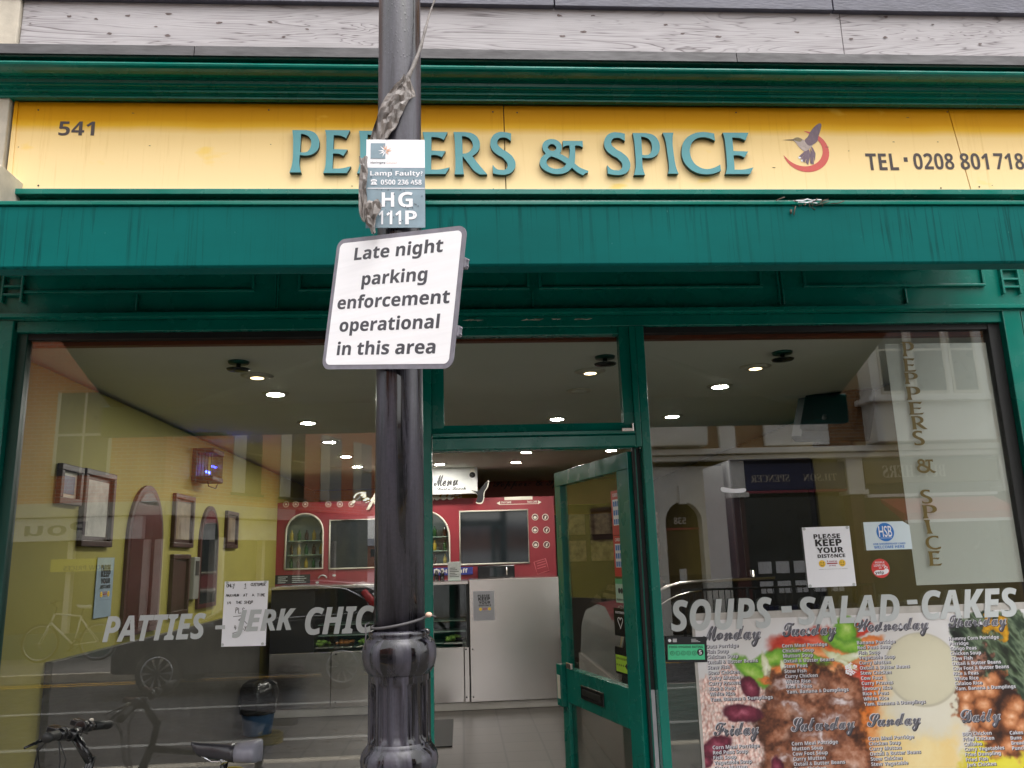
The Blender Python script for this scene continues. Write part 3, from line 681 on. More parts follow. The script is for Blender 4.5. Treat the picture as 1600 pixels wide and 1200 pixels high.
for (a, b, c, d) in (((690, 600), (505, 760), (530, 810), (640, 680)), ((690, 610), (545, 800), (590, 870), (690, 700)), ((700, 620), (610, 860), (650, 910), (710, 740)), ((720, 610), (690, 880), (750, 900), (760, 720)), ((730, 560), (765, 600), (800, 700), (770, 850))):
    tm.poly(E_([a, b, c, d]), FS, 0.001 + random.uniform(0, .0003))
tm.build("bird_tail", M_plum, sg)
tw = MB()
for (a, b, c, d) in (((500, 762), (545, 770), (530, 800), (500, 795)), ((535, 815), (570, 815), (560, 860), (540, 850))): tw.poly(E_([a, b, c, d]), FS, 0.0017)
tw.build("bird_tail_tip", M_white, sg)

# ------------------------------------------------------------------ awning (pulled half out: fabric slopes down to the front bar)
aw = thing("awning", "green awning pulled half out over the shop window, its streaked front bar across the picture", "awning", (0.15, -0.1, 3.2))
AX0, AX1, AY = -2.2, 2.55, -1.48
MB().sweepx([(AY, 2.446), (AY - .006, 2.452), (AY - .006, 2.624), (AY, 2.632), (AY + .05, 2.640), (AY + .07, 2.628), (AY + .07, 2.466), (AY + .05, 2.446)], AX0, AX1).build("front_bar", M_awn, aw, 0.002)
MB().box(AX0, AX1, AY - .012, AY + .02, 2.628, 2.640).build("front_lip", M_green, aw, 0.002)
fb = MB(); N = 24
for i in range(N):
    for a, b in (((i / N), (i + 1) / N),):
        y0 = AY + .06 + (1.34) * a; y1 = AY + .06 + (1.34) * b
        z0 = 2.63 + 0.53 * a - 0.03 * math.sin(math.pi * a); z1 = 2.63 + 0.53 * b - 0.03 * math.sin(math.pi * b)
        fb.add([(AX0 + .05, y0, z0), (AX1 - .05, y0, z0), (AX1 - .05, y1, z1), (AX0 + .05, y1, z1)], [(0, 1, 2, 3)], True)
fo = fb.build("fabric", M_awnfab, aw, weld=True); so_ = fo.modifiers.new("thickness", 'SOLIDIFY'); so_.thickness = 0.004
MB().tube([(AX0 + .05, -0.12, 3.17), (AX1 - .05, -0.12, 3.17)], 0.05, 14).build("roller", M_awnfab, aw)
for xa, xb in ((AX0 + .35, -.6), (AX1 - .35, .95)):
    arm = MB(); arm.tube([(xa, -0.1, 3.02), (xb, -0.75, 2.8), ], 0.022, 8); arm.tube([(xb, -0.75, 2.8), (xa, AY + .08, 2.56)], 0.018, 8); arm.sphere((xb, -.75, 2.8), 0.035)
    arm.build("folding_arm", M_greendk, aw)
    MB().box(xa - .04, xa + .04, -.1, -.03, 2.96, 3.1).build("arm_bracket", M_greendk, aw, 0.004)
tg = thing("bird_nest_debris", "tangle of dry twigs and string caught on the awning's top edge", "twigs", tuple(at(1262, 321, AY - .02)))
b_ = MB(); c0 = at(1262, 320, AY)
for k in range(46):
    p = c0 + Vector((random.gauss(0, .03), random.uniform(-.02, .01), random.gauss(.003, .006))); q = p + Vector((random.gauss(0, .028), random.uniform(-.01, .01), random.gauss(-.002, .008))); m_ = (p + q) / 2 + Vector((0, 0, random.gauss(0, .004)))
    b_.tube([p, m_, q], random.uniform(.0008, .002), 5)
p = at(1243, 322, AY - .012); b_.tube([p, p + Vector((-.004, 0, -.012)), p + Vector((-.008, 0, -.028))], 0.0016, 5)
b_.tube([at(1236, 328, AY - .012), at(1236, 334, AY - .012)], [.004, .002], 6)
b_.build("twigs", M_twig, tg)
b_ = MB()
for k in range(5):
    p = at(1240 + 7 * k, 314 + 2 * (k % 2), AY - .012); b_.tube([p, p + Vector((.015, 0, random.uniform(-.004, .006))), p + Vector((.03, 0, random.uniform(-.004, .004)))], 0.002, 5)
b_.build("string", M_paper, tg)

# ------------------------------------------------------------------ lamp post with its plates
PX, PY = -0.134, -1.8
lp = thing("lamp_post", "wet black lamp post with a fluted base, standing on the pavement before the shop", "lamp post", (PX, PY, 0))
MB().lathe(PX, PY, [(0.0545, 1.47), (0.053, 2.0), (0.0525, 2.6), (0.052, 6.0)], 40).build("shaft", M_pole, lp)
MB().lathe(PX, PY, [(0.0545, 1.505), (0.064, 1.503), (0.066, 1.496), (0.063, 1.491), (0.068, 1.487), (0.075, 1.478), (0.0785, 1.464), (0.0785, 1.448), (0.075, 1.432), (0.068, 1.42), (0.0645, 1.414), (0.05, 1.412)], 48).build("collar", M_pole, lp)
def flute(th, z): return 1 - 0.075 * (1 if (math.cos(12 * th) < 0.35) else 0)
fp = [(0.066, 1.413), (0.0655, 1.400), (0.0655, 1.398), (0.0655, 1.285), (0.0655, 1.283), (0.067, 1.262)]
b_ = MB(); vs = []; fs = []; seg = 144
zs = [1.418, 1.404, 1.398, 1.392, 1.30, 1.292, 1.286, 1.278, 1.268]
for z in zs:
    for k in range(seg):
        th = 2 * math.pi * k / seg; c_ = math.cos(14 * th); deep = max(0.0, min(1.0, (0.55 - c_) / 0.35))
        env = max(0.0, min(1.0, (z - 1.286) / 0.008)) * max(0.0, min(1.0, (1.404 - z) / 0.008))
        q = 0.0655 - 0.0075 * deep * env
        vs.append((PX + q * math.cos(th), PY + q * math.sin(th), z))
for i in range(len(zs) - 1):
    for k in range(seg): fs.append((i * seg + k, (i + 1) * seg + k, (i + 1) * seg + (k + 1) % seg, i * seg + (k + 1) % seg))
b_.add(vs, fs, True); b_.build("fluted_base", M_pole, lp)
MB().lathe(PX, PY, [(0.06, 1.285), (0.0665, 1.284), (0.067, 1.277), (0.070, 1.273), (0.078, 1.262), (0.081, 1.248), (0.079, 1.234), (0.074, 1.222), (0.078, 1.21), (0.095, 1.19), (0.10, 1.0), (0.105, 0.2), (0.13, 0.16), (0.135, 0.0)], 48).build("pedestal", M_pole, lp)
# thin band with a button round the shaft
cb = thing("cord_loop", "grey cord with a pale bead tied round the lamp post above the collar", "cord", tuple(Vector((PX, PY - .055, 1.52))))
pts = []
for k in range(33):
    a = R(-150 + 300 * k / 32) - math.pi / 2
    pts.append((PX + .058 * math.cos(a), PY + .058 * math.sin(a), 1.521 + .011 * math.cos(a) * 0.9 + .004 * math.sin(a)))
MB().tube(pts, 0.0032, 8).build("cord", M_lead, cb)
MB().sphere((PX + .064, PY - .03, 1.535), 0.0062, (1.2, 1, .9)).build("bead", pm("bead", S(214, 180, 158), 0.4), cb)
MB().tube([(PX + .066, PY - .03, 1.534), (PX + .079, PY - .03, 1.530)], 0.0022, 6).tube([(PX - .06, PY - .03, 1.524), (PX - .068, PY - .04, 1.519), (PX - .066, PY - .045, 1.50), (PX - .068, PY - .045, 1.47)], 0.0016, 6).build("cord_end", M_lead, cb)
# numbered lamp plate
lpl = thing("lamp_plate", "grey and white council plate with the lamp's number and a fault telephone line", "sign", (PX, PY - .06, 2.4))
YP = PY - .062; FPt = frame_front(YP)
px0, px1, pz0, pz1 = -.207, -.0705, 2.399, 2.621
zmid = az(615, 262, YP)
MB().box(px0, px1, YP, YP + .003, zmid, pz1).build("white_panel", M_white, lpl)
M_plate = pm("plate_blue_grey", S(124, 146, 158), 0.35, var=0.12, scale=30)
MB().box(px0, px1, YP + .0002, YP + .003, pz0, zmid).build("grey_panel", M_plate, lpl)
def PW(x, y): p = at(550 + x / 6.669, 200 + y / 6.667, YP); return (p.x, p.z)
def prect(b, x0, y0, x1, y1, wv=0.0008):
    a = PW(x0, y1); c = PW(x1, y0); b.poly([a, (c[0], a[1]), c, (a[0], c[1])], FPt, wv)
b_ = MB(); prect(b_, 194, 160, 348, 320); b_.build("emblem_square", M_plate, lpl)
def star(rng, rad):
    out = MB(); c = PW(348, 240)
    for a in rng:
        a = R(a); L_ = rad * (1 if int(math.degrees(a)) % 2 else .8); sc_ = 0.0223 / 160
        d1 = Vector((math.cos(a), math.sin(a))); n1 = Vector((-d1.y, d1.x))
        q = [Vector(c) + d1 * 0.1 * L_ * sc_ , Vector(c) + d1 * .4 * L_ * sc_ + n1 * 12 * sc_, Vector(c) + d1 * L_ * sc_, Vector(c) + d1 * .4 * L_ * sc_ - n1 * 12 * sc_]
        out.poly([tuple(v) for v in q], FPt, 0.0013)
    return out
star((135, 179, 211, 245), 125).build("emblem_star", M_white, lpl)
star((75, 25, 1, -50, 105), 115).build("emblem_star", pm("emblem_orange", S(222, 170, 140), 0.5), lpl)
b_ = MB(); a = PW(194, 372); c = PW(350, 350); b_.text(B("Haringey"), FPt, a[0], c[0], a[1] - .001, c[1], .0009); b_.build("lettering", M_greyink, lpl)
b_ = MB(); a = PW(360, 372); c = PW(468, 350); b_.text("Council", FPt, a[0], c[0], a[1], c[1], .0009, fat=.01); b_.build("lettering", pm("emblem_pink", S(226, 196, 184), 0.5), lpl)
b_ = MB()
a = PW(190, 512); c = PW(735, 448); b_.text(B("Lamp Faulty?"), FPt, a[0], c[0], a[1], c[1], .0009)
a = PW(300, 592); c = PW(725, 540); b_.text(B("0500 236 458"), FPt, a[0], c[0], a[1], c[1], .0009)
a = PW(310, 822); c = PW(440, 672); b_.text(B("H"), FPt, a[0], c[0], a[1], c[1], .0009)
a = PW(482, 826); c = PW(632, 668); b_.text(B("G"), FPt, a[0], c[0], a[1], c[1], .0009)
for (x0, x1, ch) in ((278, 325, "1"), (358, 420, "1"), (452, 512, "1"), (555, 675, "P")):
    a = PW(x0, 1005); c = PW(x1, 862); b_.text(B(ch), FPt, a[0], c[0], a[1], c[1], .0009)
prect(b_, 160, 625, 757, 633)
# telephone pictogram
tp = [PW(x, y) for x, y in ((194, 556), (200, 540), (228, 533), (256, 540), (262, 556), (250, 560), (246, 550), (210, 550), (206, 560))]; b_.poly(tp, FPt, .0009)
tp = [PW(x, y) for x, y in ((212, 558), (244, 558), (264, 592), (194, 592))]; b_.poly(tp, FPt, .00085)
b_.build("lettering", M_white, lpl)
b_ = MB(); b_.disc(PW(228, 576), .0012, FPt, .0012); b_.build("telephone_dial", M_plate, lpl)
dr = MB()
for k in range(34):
    c = PW(random.uniform(170, 750), random.uniform(425, 1020)); dr.disc(c, random.uniform(.0008, .0019), FPt, .0004, .0011, 8, random.uniform(1, 1.7))
dr.build("raindrop", pm("raindrop", S(96, 112, 124), 0.1), lpl)
MB().lathe(PX, PY, [(.0555, 2.46), (.0565, 2.46), (.0565, 2.475), (.0555, 2.475)], 32).lathe(PX, PY, [(.0555, 2.56), (.0565, 2.56), (.0565, 2.575), (.0555, 2.575)], 32).build("strap", M_steel, lpl)
# parking sign
ps_c = Vector((-0.147, -1.872, 2.221)); Mr = Matrix.Rotation(-0.583, 3, 'Z') @ Matrix.Rotation(0.137, 3, 'Y')
FK = (ps_c, Mr @ Vector((1, 0, 0)), Mr @ Vector((0, 0, 1)), Mr @ Vector((0, -1, 0)))
pk = thing("parking_sign", "white parking notice in a grey border, twisted and tilted on the lamp post", "sign", tuple(ps_c))
def rrect(w_, h_, r_, n=7):
    out = []
    for cx, cy, a0 in ((w_ / 2 - r_, h_ / 2 - r_, 0), (-w_ / 2 + r_, h_ / 2 - r_, 90), (-w_ / 2 + r_, -h_ / 2 + r_, 180), (w_ / 2 - r_, -h_ / 2 + r_, 270)):
        for k in range(n + 1):
            a = R(a0 + 90 * k / n); out.append((cx + r_ * math.cos(a), cy + r_ * math.sin(a)))
    return out
SW, SH = 0.370, 0.315
M_sgrey = pm("sign_grey_border", S(122, 120, 130), 0.4, var=0.18, scale=40)
MB().poly(rrect(SW, SH, .022), FK, -0.003, 0.0).build("plate", M_sgrey, pk)
MB().poly(rrect(SW - .021, SH - .021, .013), FK, 0.0002, 0.0006).build("face", pm("retroreflective_white", S(246, 246, 249), 0.3, var=0.035, scale=7, stretch=(.5, .5, 14)), pk)
b_ = MB(); zx = 202.0
def KU(px, py):   # photograph pixel to the plate's own plane
    d = _r * (px - 800) / FPX - _u * (py - 600) / FPX + _f
    t = (ps_c - CAMP).dot(FK[3]) / d.dot(FK[3]); q = CAMP + d * t - ps_c
    return q.dot(FK[1]), q.dot(FK[2])
for s_, x0, y0, x1, y1 in (("Late night", 553, 409, 692, 391), ("parking", 565, 446, 667, 438), ("enforcement", 527, 482, 702, 475), ("operational", 530, 519, 686, 512), ("in this area", 526, 556, 680, 551)):
    ua, va = KU(x0, y0); ub, vb = KU(x1, y1); vs_, fs_ = text2d(B(s_), 0.008); a = min(p[0] for p in vs_); bb = max(p[0] for p in vs_)
    u0_, u1_ = min(ua, ub), max(ua, ub); sx_ = (u1_ - u0_) / (bb - a); hh = 0.0415
    b_.add([FP(FK, u0_ + (x - a) * sx_, (va + vb) / 2 + y * hh, 0.0009) for x, y in vs_], fs_)
b_.build("lettering", M_greyink, pk)
for k in (-1, 1):
    MB().fbox(FK, .10, SW / 2 + .002, k * .075 - .012, k * .075 + .012, -0.02, -0.0032).build("channel", M_sgrey, pk, 0.002)
    bb_ = MB()
    for dv in (-.007, .007): bb_.tube([FP(FK, SW / 2 + .004, k * .075 + dv, -.012), FP(FK, SW / 2 + .006, k * .075 + dv, -.012)], .0028, 8)
    bb_.build("bolt", M_sgrey, pk)
MB().fbox(FK, -.06, .1, -.085, -.068, -.02, -.0032).fbox(FK, -.06, .1, .068, .085, -.02, -.0032).build("rail", M_steel, pk)
# remains of tape and cord on the post
M_tape = pm("weathered_tape", S(122, 116, 112), 0.38, var=0.45, scale=30, bump=0.25, bscale=60)
tp_ = thing("torn_wrapping", "crumpled grey plastic wrapping torn round the post above the lamp plate", "wrapping", tuple(at(620, 190, PY - .06)))
def crumple(name, outline, Y, depth, parent, n=9, seed=1, wrap=True):
    """crumpled sheet: an outline read in photograph pixels, filled with a rough folded surface that hugs the post"""
    rnd = random.Random(seed); b = MB(); rows = len(outline)
    vs = []; fs = []
    for i, (xa, xb, y) in enumerate(outline):
        for k in range(n + 1):
            f_ = k / n; px = xa + (xb - xa) * f_ + (rnd.uniform(-1.4, 1.4) if 0 < k < n else 0); p = at(px, y + rnd.uniform(-1.5, 1.5), Y)
            dx = p.x - PX
            if wrap and abs(dx) < .0525: yy = PY - math.sqrt(.0525 ** 2 - dx * dx) - .004
            else: yy = PY - .012 if wrap else Y
            vs.append((p.x, yy - rnd.uniform(0, depth) - depth * .5 * (1 + math.sin(f_ * 9 + i)) * .5, p.z))
    for i in range(rows - 1):
        for k in range(n): fs.append((i * (n + 1) + k, i * (n + 1) + k + 1, (i + 1) * (n + 1) + k + 1, (i + 1) * (n + 1) + k))
    b.add(vs, fs); o = b.build(name, M_tape, parent); m = o.modifiers.new("thickness", 'SOLIDIFY'); m.thickness = 0.0025; return o
crumple("sheet", [(632, 638, 122), (626, 642, 130), (615, 646, 140), (607, 648, 146), (602, 645, 153), (598, 640, 160), (592, 634, 168), (588, 630, 176), (582, 625, 186), (579, 622, 194), (577, 618, 203), (576, 612, 211), (578, 606, 218)], PY - .055, .010, tp_, 10, 3)
b_ = MB(); pts = []
for k in range(15):
    f_ = k / 14; px = 634 + (682 - 634) * f_ + 3 * math.sin(f_ * 5); py = 128 - 128 * f_; pts.append(at(px, py, PY - .055 + .02 * f_))
pts.append(at(690, -40, PY - .03))
b_.tube(pts, [.0058 - .0032 * min(1, k / 12) + .0008 * math.sin(k * 2.3) for k in range(16)], 7)
b_.build("twisted_strand", M_tape, tp_)
tp2 = thing("torn_tape", "torn strip of grey tape hanging down the left edge of the lamp plate", "tape", tuple(at(575, 320, PY - .07)))
o2 = crumple("strip", [(562, 574, 248), (562, 573, 256), (564, 573, 262), (563, 574, 272), (562, 573, 284), (561, 573, 298), (561, 574, 310), (561, 573, 322), (562, 572, 336), (566, 571, 348)], PY - .074, .008, tp2, 5, 8, False)
o3 = crumple("scrap", [(577, 590, 315), (573, 596, 320), (571, 595, 328), (570, 592, 336), (570, 588, 343), (573, 587, 350), (579, 586, 357), (581, 588, 366)], PY - .074, .008, tp2, 6, 9, False)

# ------------------------------------------------------------------ bicycle
M_saddle = pm("saddle_black", S(38, 37, 42), .38, var=.1)
def make_bike(name, label, paint, seatm):
    t = thing(name, label, "bicycle", (-1.12, -0.33, 0))
    Y = -0.33
    bb = (-1.02, Y, .29); st = (-0.915, Y, .80); ht = (-1.40, Y, .86); hb = (-1.455, Y, .70); fa = (-1.62, Y, .34); ra = (-0.58, Y, .34)
    fr = MB(); fr.tube([bb, st], .016).tube([bb, hb], .02).tube([st, ht], .016).tube([ht, hb], .02)
    for s_ in (-.03, .03): fr.tube([(bb[0], Y + s_ * .6, bb[2]), (ra[0], Y + s_ * 1.6, ra[2])], .009).tube([(st[0], Y + s_ * .4, st[2] - .04), (ra[0], Y + s_ * 1.6, ra[2])], .008)
    fr.build("frame", paint, t)
    fk = MB()
    for s_ in (-.045, .045): fk.tube([(hb[0] - .01, Y + s_ * .8, hb[2] - .03), (fa[0], Y + s_, fa[2])], [.016, .010])
    fk.tube([(hb[0], Y - .05, hb[2] - .02), (hb[0], Y + .05, hb[2] - .02)], .017).build("fork", M_blackgloss, t)
    for c in (fa, ra):
        wt = MB().ring(c, .325, .021, 'Y', 48, 10).build("wheel", M_black, t)
        MB().ring(c, .300, .010, 'Y', 48, 6).build("rim", M_chrome, wt)
        sp = MB()
        for k in range(16):
            a = 2 * math.pi * k / 16; sp.tube([(c[0], c[1] + (.02 if k % 2 else -.02), c[2]), (c[0] + .3 * math.cos(a), c[1], c[2] + .3 * math.sin(a))], .0016, 5)
        sp.tube([(c[0], c[1] - .05, c[2]), (c[0], c[1] + .05, c[2])], .017, 10); sp.build("spokes", M_chrome, wt)
    ck = MB(); ck.tube([(bb[0], Y - .08, bb[2]), (bb[0], Y + .08, bb[2])], .018); ck.ring((bb[0], Y - .045, bb[2]), .085, .006, 'Y', 30, 6)
    ck.tube([(bb[0], Y - .075, bb[2]), (bb[0] - .12, Y - .085, bb[2] - .11)], .011).tube([(bb[0], Y + .075, bb[2]), (bb[0] + .12, Y + .085, bb[2] + .11)], .011)
    ck.build("crank", M_blackgloss, t)
    for sx, sy in ((-.12, -.13), (.12, .13)): MB().box(bb[0] + sx - .045, bb[0] + sx + .045, Y + sy - .045, Y + sy + .045, bb[2] + (-.12 if sx < 0 else .1), bb[2] + (-.095 if sx < 0 else .125)).build("pedal", M_black, t, .004)
    MB().tube([st, (-0.885, Y, .955)], .0135, 10).build("seat_post", M_blackgloss, t)
    # saddle: long nose to the left, widening to the grey rear
    def saddle(x0, x1, nm, mt, lift=0):
        b = MB(); n = 12; vs = []; fs = []
        for i in range(n + 1):
            f = (i / n) ** (1.7 if nm == "saddle" else .7); x_ = x0 + (x1 - x0) * f; g = (x_ - SX0) / (SX1 - SX0)
            hw = .021 + .058 * max(0, min(1, (g - .28) / .5)) ** 1.5; 
            if g < .06: hw *= math.sqrt(max(.05, g / .06))
            if g > .93: hw *= math.sqrt(max(.08, (1 - g) / .07))
            top = 1.004 + .008 * (g - .5) ** 2 * 4 + lift - .010 * g + (.004 * min(1, (g - .7) / .2) if g > .7 else 0); thk = .048 + .03 * g
            if g < .12: thk *= math.sqrt(max(.12, g / .12))
            for k in range(12):
                a = 2 * math.pi * k / 12; ca, sa = math.cos(a), math.sin(a)
                vs.append((x_, Y + (abs(ca) ** .8) * (1 if ca > 0 else -1) * hw, top - thk / 2 + (thk / 2) * (abs(sa) ** .7) * (1 if sa > 0 else -1) * (1 if sa > 0 else .9)))
        for i in range(n):
            for k in range(12): fs.append((i * 12 + k, (i + 1) * 12 + k, (i + 1) * 12 + (k + 1) % 12, i * 12 + (k + 1) % 12))
        fs.append(tuple(range(12))); fs.append(tuple(n * 12 + k for k in range(11, -1, -1)))
        b.add(vs, fs, True); return b.build(nm, mt, t)
    global SX0, SX1
    SX0, SX1 = -1.015, -0.755
    saddle(SX0, -0.845, "saddle", M_saddle); saddle(-0.846, SX1, "saddle_rear", seatm, .001)
    rl = MB()
    for s_ in (-.022, .022): rl.tube([(-0.97, Y + s_ * .6, .962), (-0.93, Y + s_, .942), (-0.85, Y + s_, .942), (-0.80, Y + s_ * 1.3, .965)], .0035, 6)
    rl.tube([(-.885, Y - .03, .945), (-.885, Y + .03, .945)], .014, 8); rl.build("saddle_rail", M_chrome, t)
    # steering
    stm = MB(); stm.tube([(ht[0], Y, ht[2] - .02), (-1.372, Y, .975)], .0155, 10).tube([(-1.374, Y, .955), (-1.44, Y, 1.052)], .0165, 10); stm.build("stem", M_blackgloss, t)
    hbm = MB(); hp = [(-1.405, Y - .28, 1.098), (-1.425, Y - .18, 1.086), (-1.445, Y - .06, 1.056), (-1.445, Y + .06, 1.056), (-1.44, Y + .17, 1.052), (-1.43, Y + .275, 1.036)]
    hbm.tube(hp, .0125, 10); hbm.tube([(-1.445, Y - .03, 1.056), (-1.445, Y + .03, 1.056)], .021, 12); hbm.build("handlebar", M_blackgloss, t)
    for a, b in ((Vector(hp[0]), Vector(hp[1])), (Vector(hp[5]), Vector(hp[4]))):
        dd = (b - a).normalized(); L_ = .115
        MB().tube([a - dd * .005, a + dd * .01, a + dd * .05, a + dd * L_], [.0165, .018, .0165, .017], 12).build("grip", M_black, t)
        br = MB(); q = a + dd * (L_ + .03); br.tube([q, q + dd * .025], .021, 12)
        br.tube([q + Vector((-.02, 0, -.004)), q - dd * .05 + Vector((-.055, 0, -.018)), q - dd * .13 + Vector((-.075, 0, -.03))], [.007, .006, .0045], 8)
        br.build("brake_lever", M_blackgloss, t)
        gs = MB(); q = a + dd * (L_ + .07); gs.tube([q, q + dd * .03], .024, 12).obox(q + Vector((-.02, 0, .015)), (.05, .045, .02), Matrix.Rotation(.3, 3, 'Y')); gs.build("gear_shifter", M_blackgloss, t, .003)
    cbm = MB()
    for k, (s_, o_) in enumerate(((-.17, .05), (-.13, .02), (.12, -.02), (.16, .03))):
        cbm.tube([(-1.455, Y + s_, 1.07), (-1.50 - .02 * k, Y + s_ * .8, 1.03), (-1.535 + .012 * k, Y + s_ * .5, .95), (-1.50, Y + s_ * .2, .82), (-1.45, Y + o_ * .4, .72)], .0027, 6)
    cbm.build("cable", M_black, t)
    MB().sphere((-1.45, Y + .16, 1.075), .008, (1, 1, .9)).build("bell", M_cream, t)
    return t
bike = make_bike("bicycle", "black bicycle with a black and grey saddle, parked close against the left window", pm("bike_frame_black", S(24, 24, 26), .3, coat=.5), pm("grey_saddle_rear", S(112, 112, 122), .45))
lk = thing("cable_lock", "yellow coiled cable lock hung under the saddle of the black bicycle", "bike lock", (-.87, -.33, .86))
b_ = MB()
for k in range(4): b_.ring((-.872, -.33, .865 + .012 * k), .05, .0065, 'Z', 28, 6)
b_.build("coil", pm("yellow_cable", S(190, 170, 40), .4, var=.1), lk)

# ------------------------------------------------------------------ notices behind the panes and on the door
YN = -0.0025
def sheet(name, label, cat, px0, py0, px1, py1, mt, Y=YN, tilt=0.0, group=None):
    a = at(px0, py1, Y); c = at(px1, py0, Y); cx, cz = (a.x + c.x) / 2, (a.z + c.z) / 2
    t = thing(name, label, cat, (cx, Y, a.z), group)
    M2 = Matrix.Rotation(-tilt, 3, 'Y')
    fr = (Vector((cx, Y, cz)), M2 @ Vector((1, 0, 0)), M2 @ Vector((0, 0, 1)), Vector((0, -1, 0)))
    W_, H_ = c.x - a.x, c.z - a.z
    MB().fbox(fr, -W_ / 2, W_ / 2, -H_ / 2, H_ / 2, -.0006, 0).build("sheet", mt, t)
    return t, fr, W_, H_
def uv(fr, W_, H_, x, y): return (-W_ / 2 + x * W_, H_ / 2 - y * H_)
# handwritten notice
t, fr, W_, H_ = sheet("handwritten_notice", "white sheet with black handwriting on the left window, grey lettering crossing it", "notice", 346, 907, 419, 1011, M_paper, tilt=-.012)
def stroke(mb, fr, W_, H_, pts, r=.0011, wv=.0008):
    P3 = [uv(fr, W_, H_, x, y) for x, y in pts]
    for (a, b) in zip(P3, P3[1:]):
        d = Vector((b[0] - a[0], b[1] - a[1])); 
        if d.length < 1e-6: continue
        d.normalize(); n = Vector((-d.y, d.x)) * r; e = d * r * .7
        mb.poly([(a[0] - e.x + n.x, a[1] - e.y + n.y), (a[0] - e.x - n.x, a[1] - e.y - n.y), (b[0] + e.x - n.x, b[1] + e.y - n.y), (b[0] + e.x + n.x, b[1] + e.y + n.y)], fr, wv)
HW = {  # single stroke capitals on a 0..1 square, y down
 'A': [[(0,1),(.5,0),(1,1)],[(.2,.65),(.8,.65)]], 'C': [[(1,.15),(.6,0),(.1,.3),(.1,.7),(.5,1),(1,.85)]], 'E': [[(1,0),(0,0),(0,1),(1,1)],[(0,.5),(.7,.5)]], 'F': [[(1,0),(0,0),(0,1)],[(0,.5),(.7,.5)]],
 'H': [[(0,0),(0,1)],[(1,0),(1,1)],[(0,.5),(1,.5)]], 'I': [[(.5,0),(.5,1)]], 'L': [[(0,0),(0,1),(1,1)]], 'M': [[(0,1),(.1,0),(.5,.6),(.9,0),(1,1)]], 'N': [[(0,1),(0,0),(1,1),(1,0)]], 'O': [[(.5,0),(0,.4),(.2,1),(.8,1),(1,.4),(.5,0)]],
 'P': [[(0,1),(.1,0),(.9,.1),(.9,.45),(.1,.55)]], 'R': [[(0,1),(0,0),(.9,.1),(.9,.4),(0,.5),(1,1)]], 'S': [[(1,.1),(.4,0),(.1,.25),(.8,.65),(.7,.95),(0,1)]], 'T': [[(0,0),(1,0)],[(.5,0),(.5,1)]], 'U': [[(0,0),(.1,.9),(.5,1),(.9,.8),(1,0)]], 'X': [[(0,0),(1,1)],[(1,0),(0,1)]],
 'Y': [[(0,0),(.45,.5)],[(1,0),(.3,1.5),(0,1.4)]], '1': [[(.1,.3),(.5,0),(.5,1)],[(0,1.35),(1,1.25)]], '4': [[(.5,0),(0,.7),(1,.65)],[(.7,.3),(.6,1.1)]], }
def hand(mb, fr, W_, H_, word, x0, y0, cw, ch, gap=.3, rnd=random.Random(4)):
    x = x0
    for c in word:
        if c == ' ': x += cw * 1.2; continue
        for st_ in HW[c]: stroke(mb, fr, W_, H_, [(x + cw * (px + rnd.uniform(-.1, .1)), y0 + ch * (py + rnd.uniform(-.08, .08))) for px, py in st_])
        x += cw * (1 + gap)
b_ = MB()
hand(b_, fr, W_, H_, "ONLY", .05, .04, .036, .045); hand(b_, fr, W_, H_, "1", .45, .035, .05, .06); hand(b_, fr, W_, H_, "CUSTOMER", .60, .035, .033, .04)
hand(b_, fr, W_, H_, "MAXIMUM", .05, .20, .034, .035, .25); hand(b_, fr, W_, H_, "AT", .44, .2, .04, .035); hand(b_, fr, W_, H_, "A", .64, .2, .045, .035); hand(b_, fr, W_, H_, "TIME", .76, .2, .035, .038)
hand(b_, fr, W_, H_, "IN", .07, .315, .04, .035); hand(b_, fr, W_, H_, "THE", .28, .31, .036, .035); hand(b_, fr, W_, H_, "SHOP", .47, .305, .04, .045)
hand(b_, fr, W_, H_, "PLS", .28, .41, .055, .08, .35)
stroke(b_, fr, W_, H_, [(.24, .545), (.50, .53), (.36, .60), (.50, .62), (.56, .66)])
hand(b_, fr, W_, H_, "4", .27, .68, .05, .06); hand(b_, fr, W_, H_, "ONLY", .37, .70, .035, .04); stroke(b_, fr, W_, H_, [(.24, .80), (.34, .78)])
b_.build("handwriting", M_ink, t)
b_ = MB()
for x, y in ((.06, .02), (.93, .02), (.03, .97), (.93, .97)):
    u_, v_ = uv(fr, W_, H_, x, y); b_.disc((u_, v_), .006, fr, .0006, .0012, 12)
b_.build("tape", M_vinyl, t)
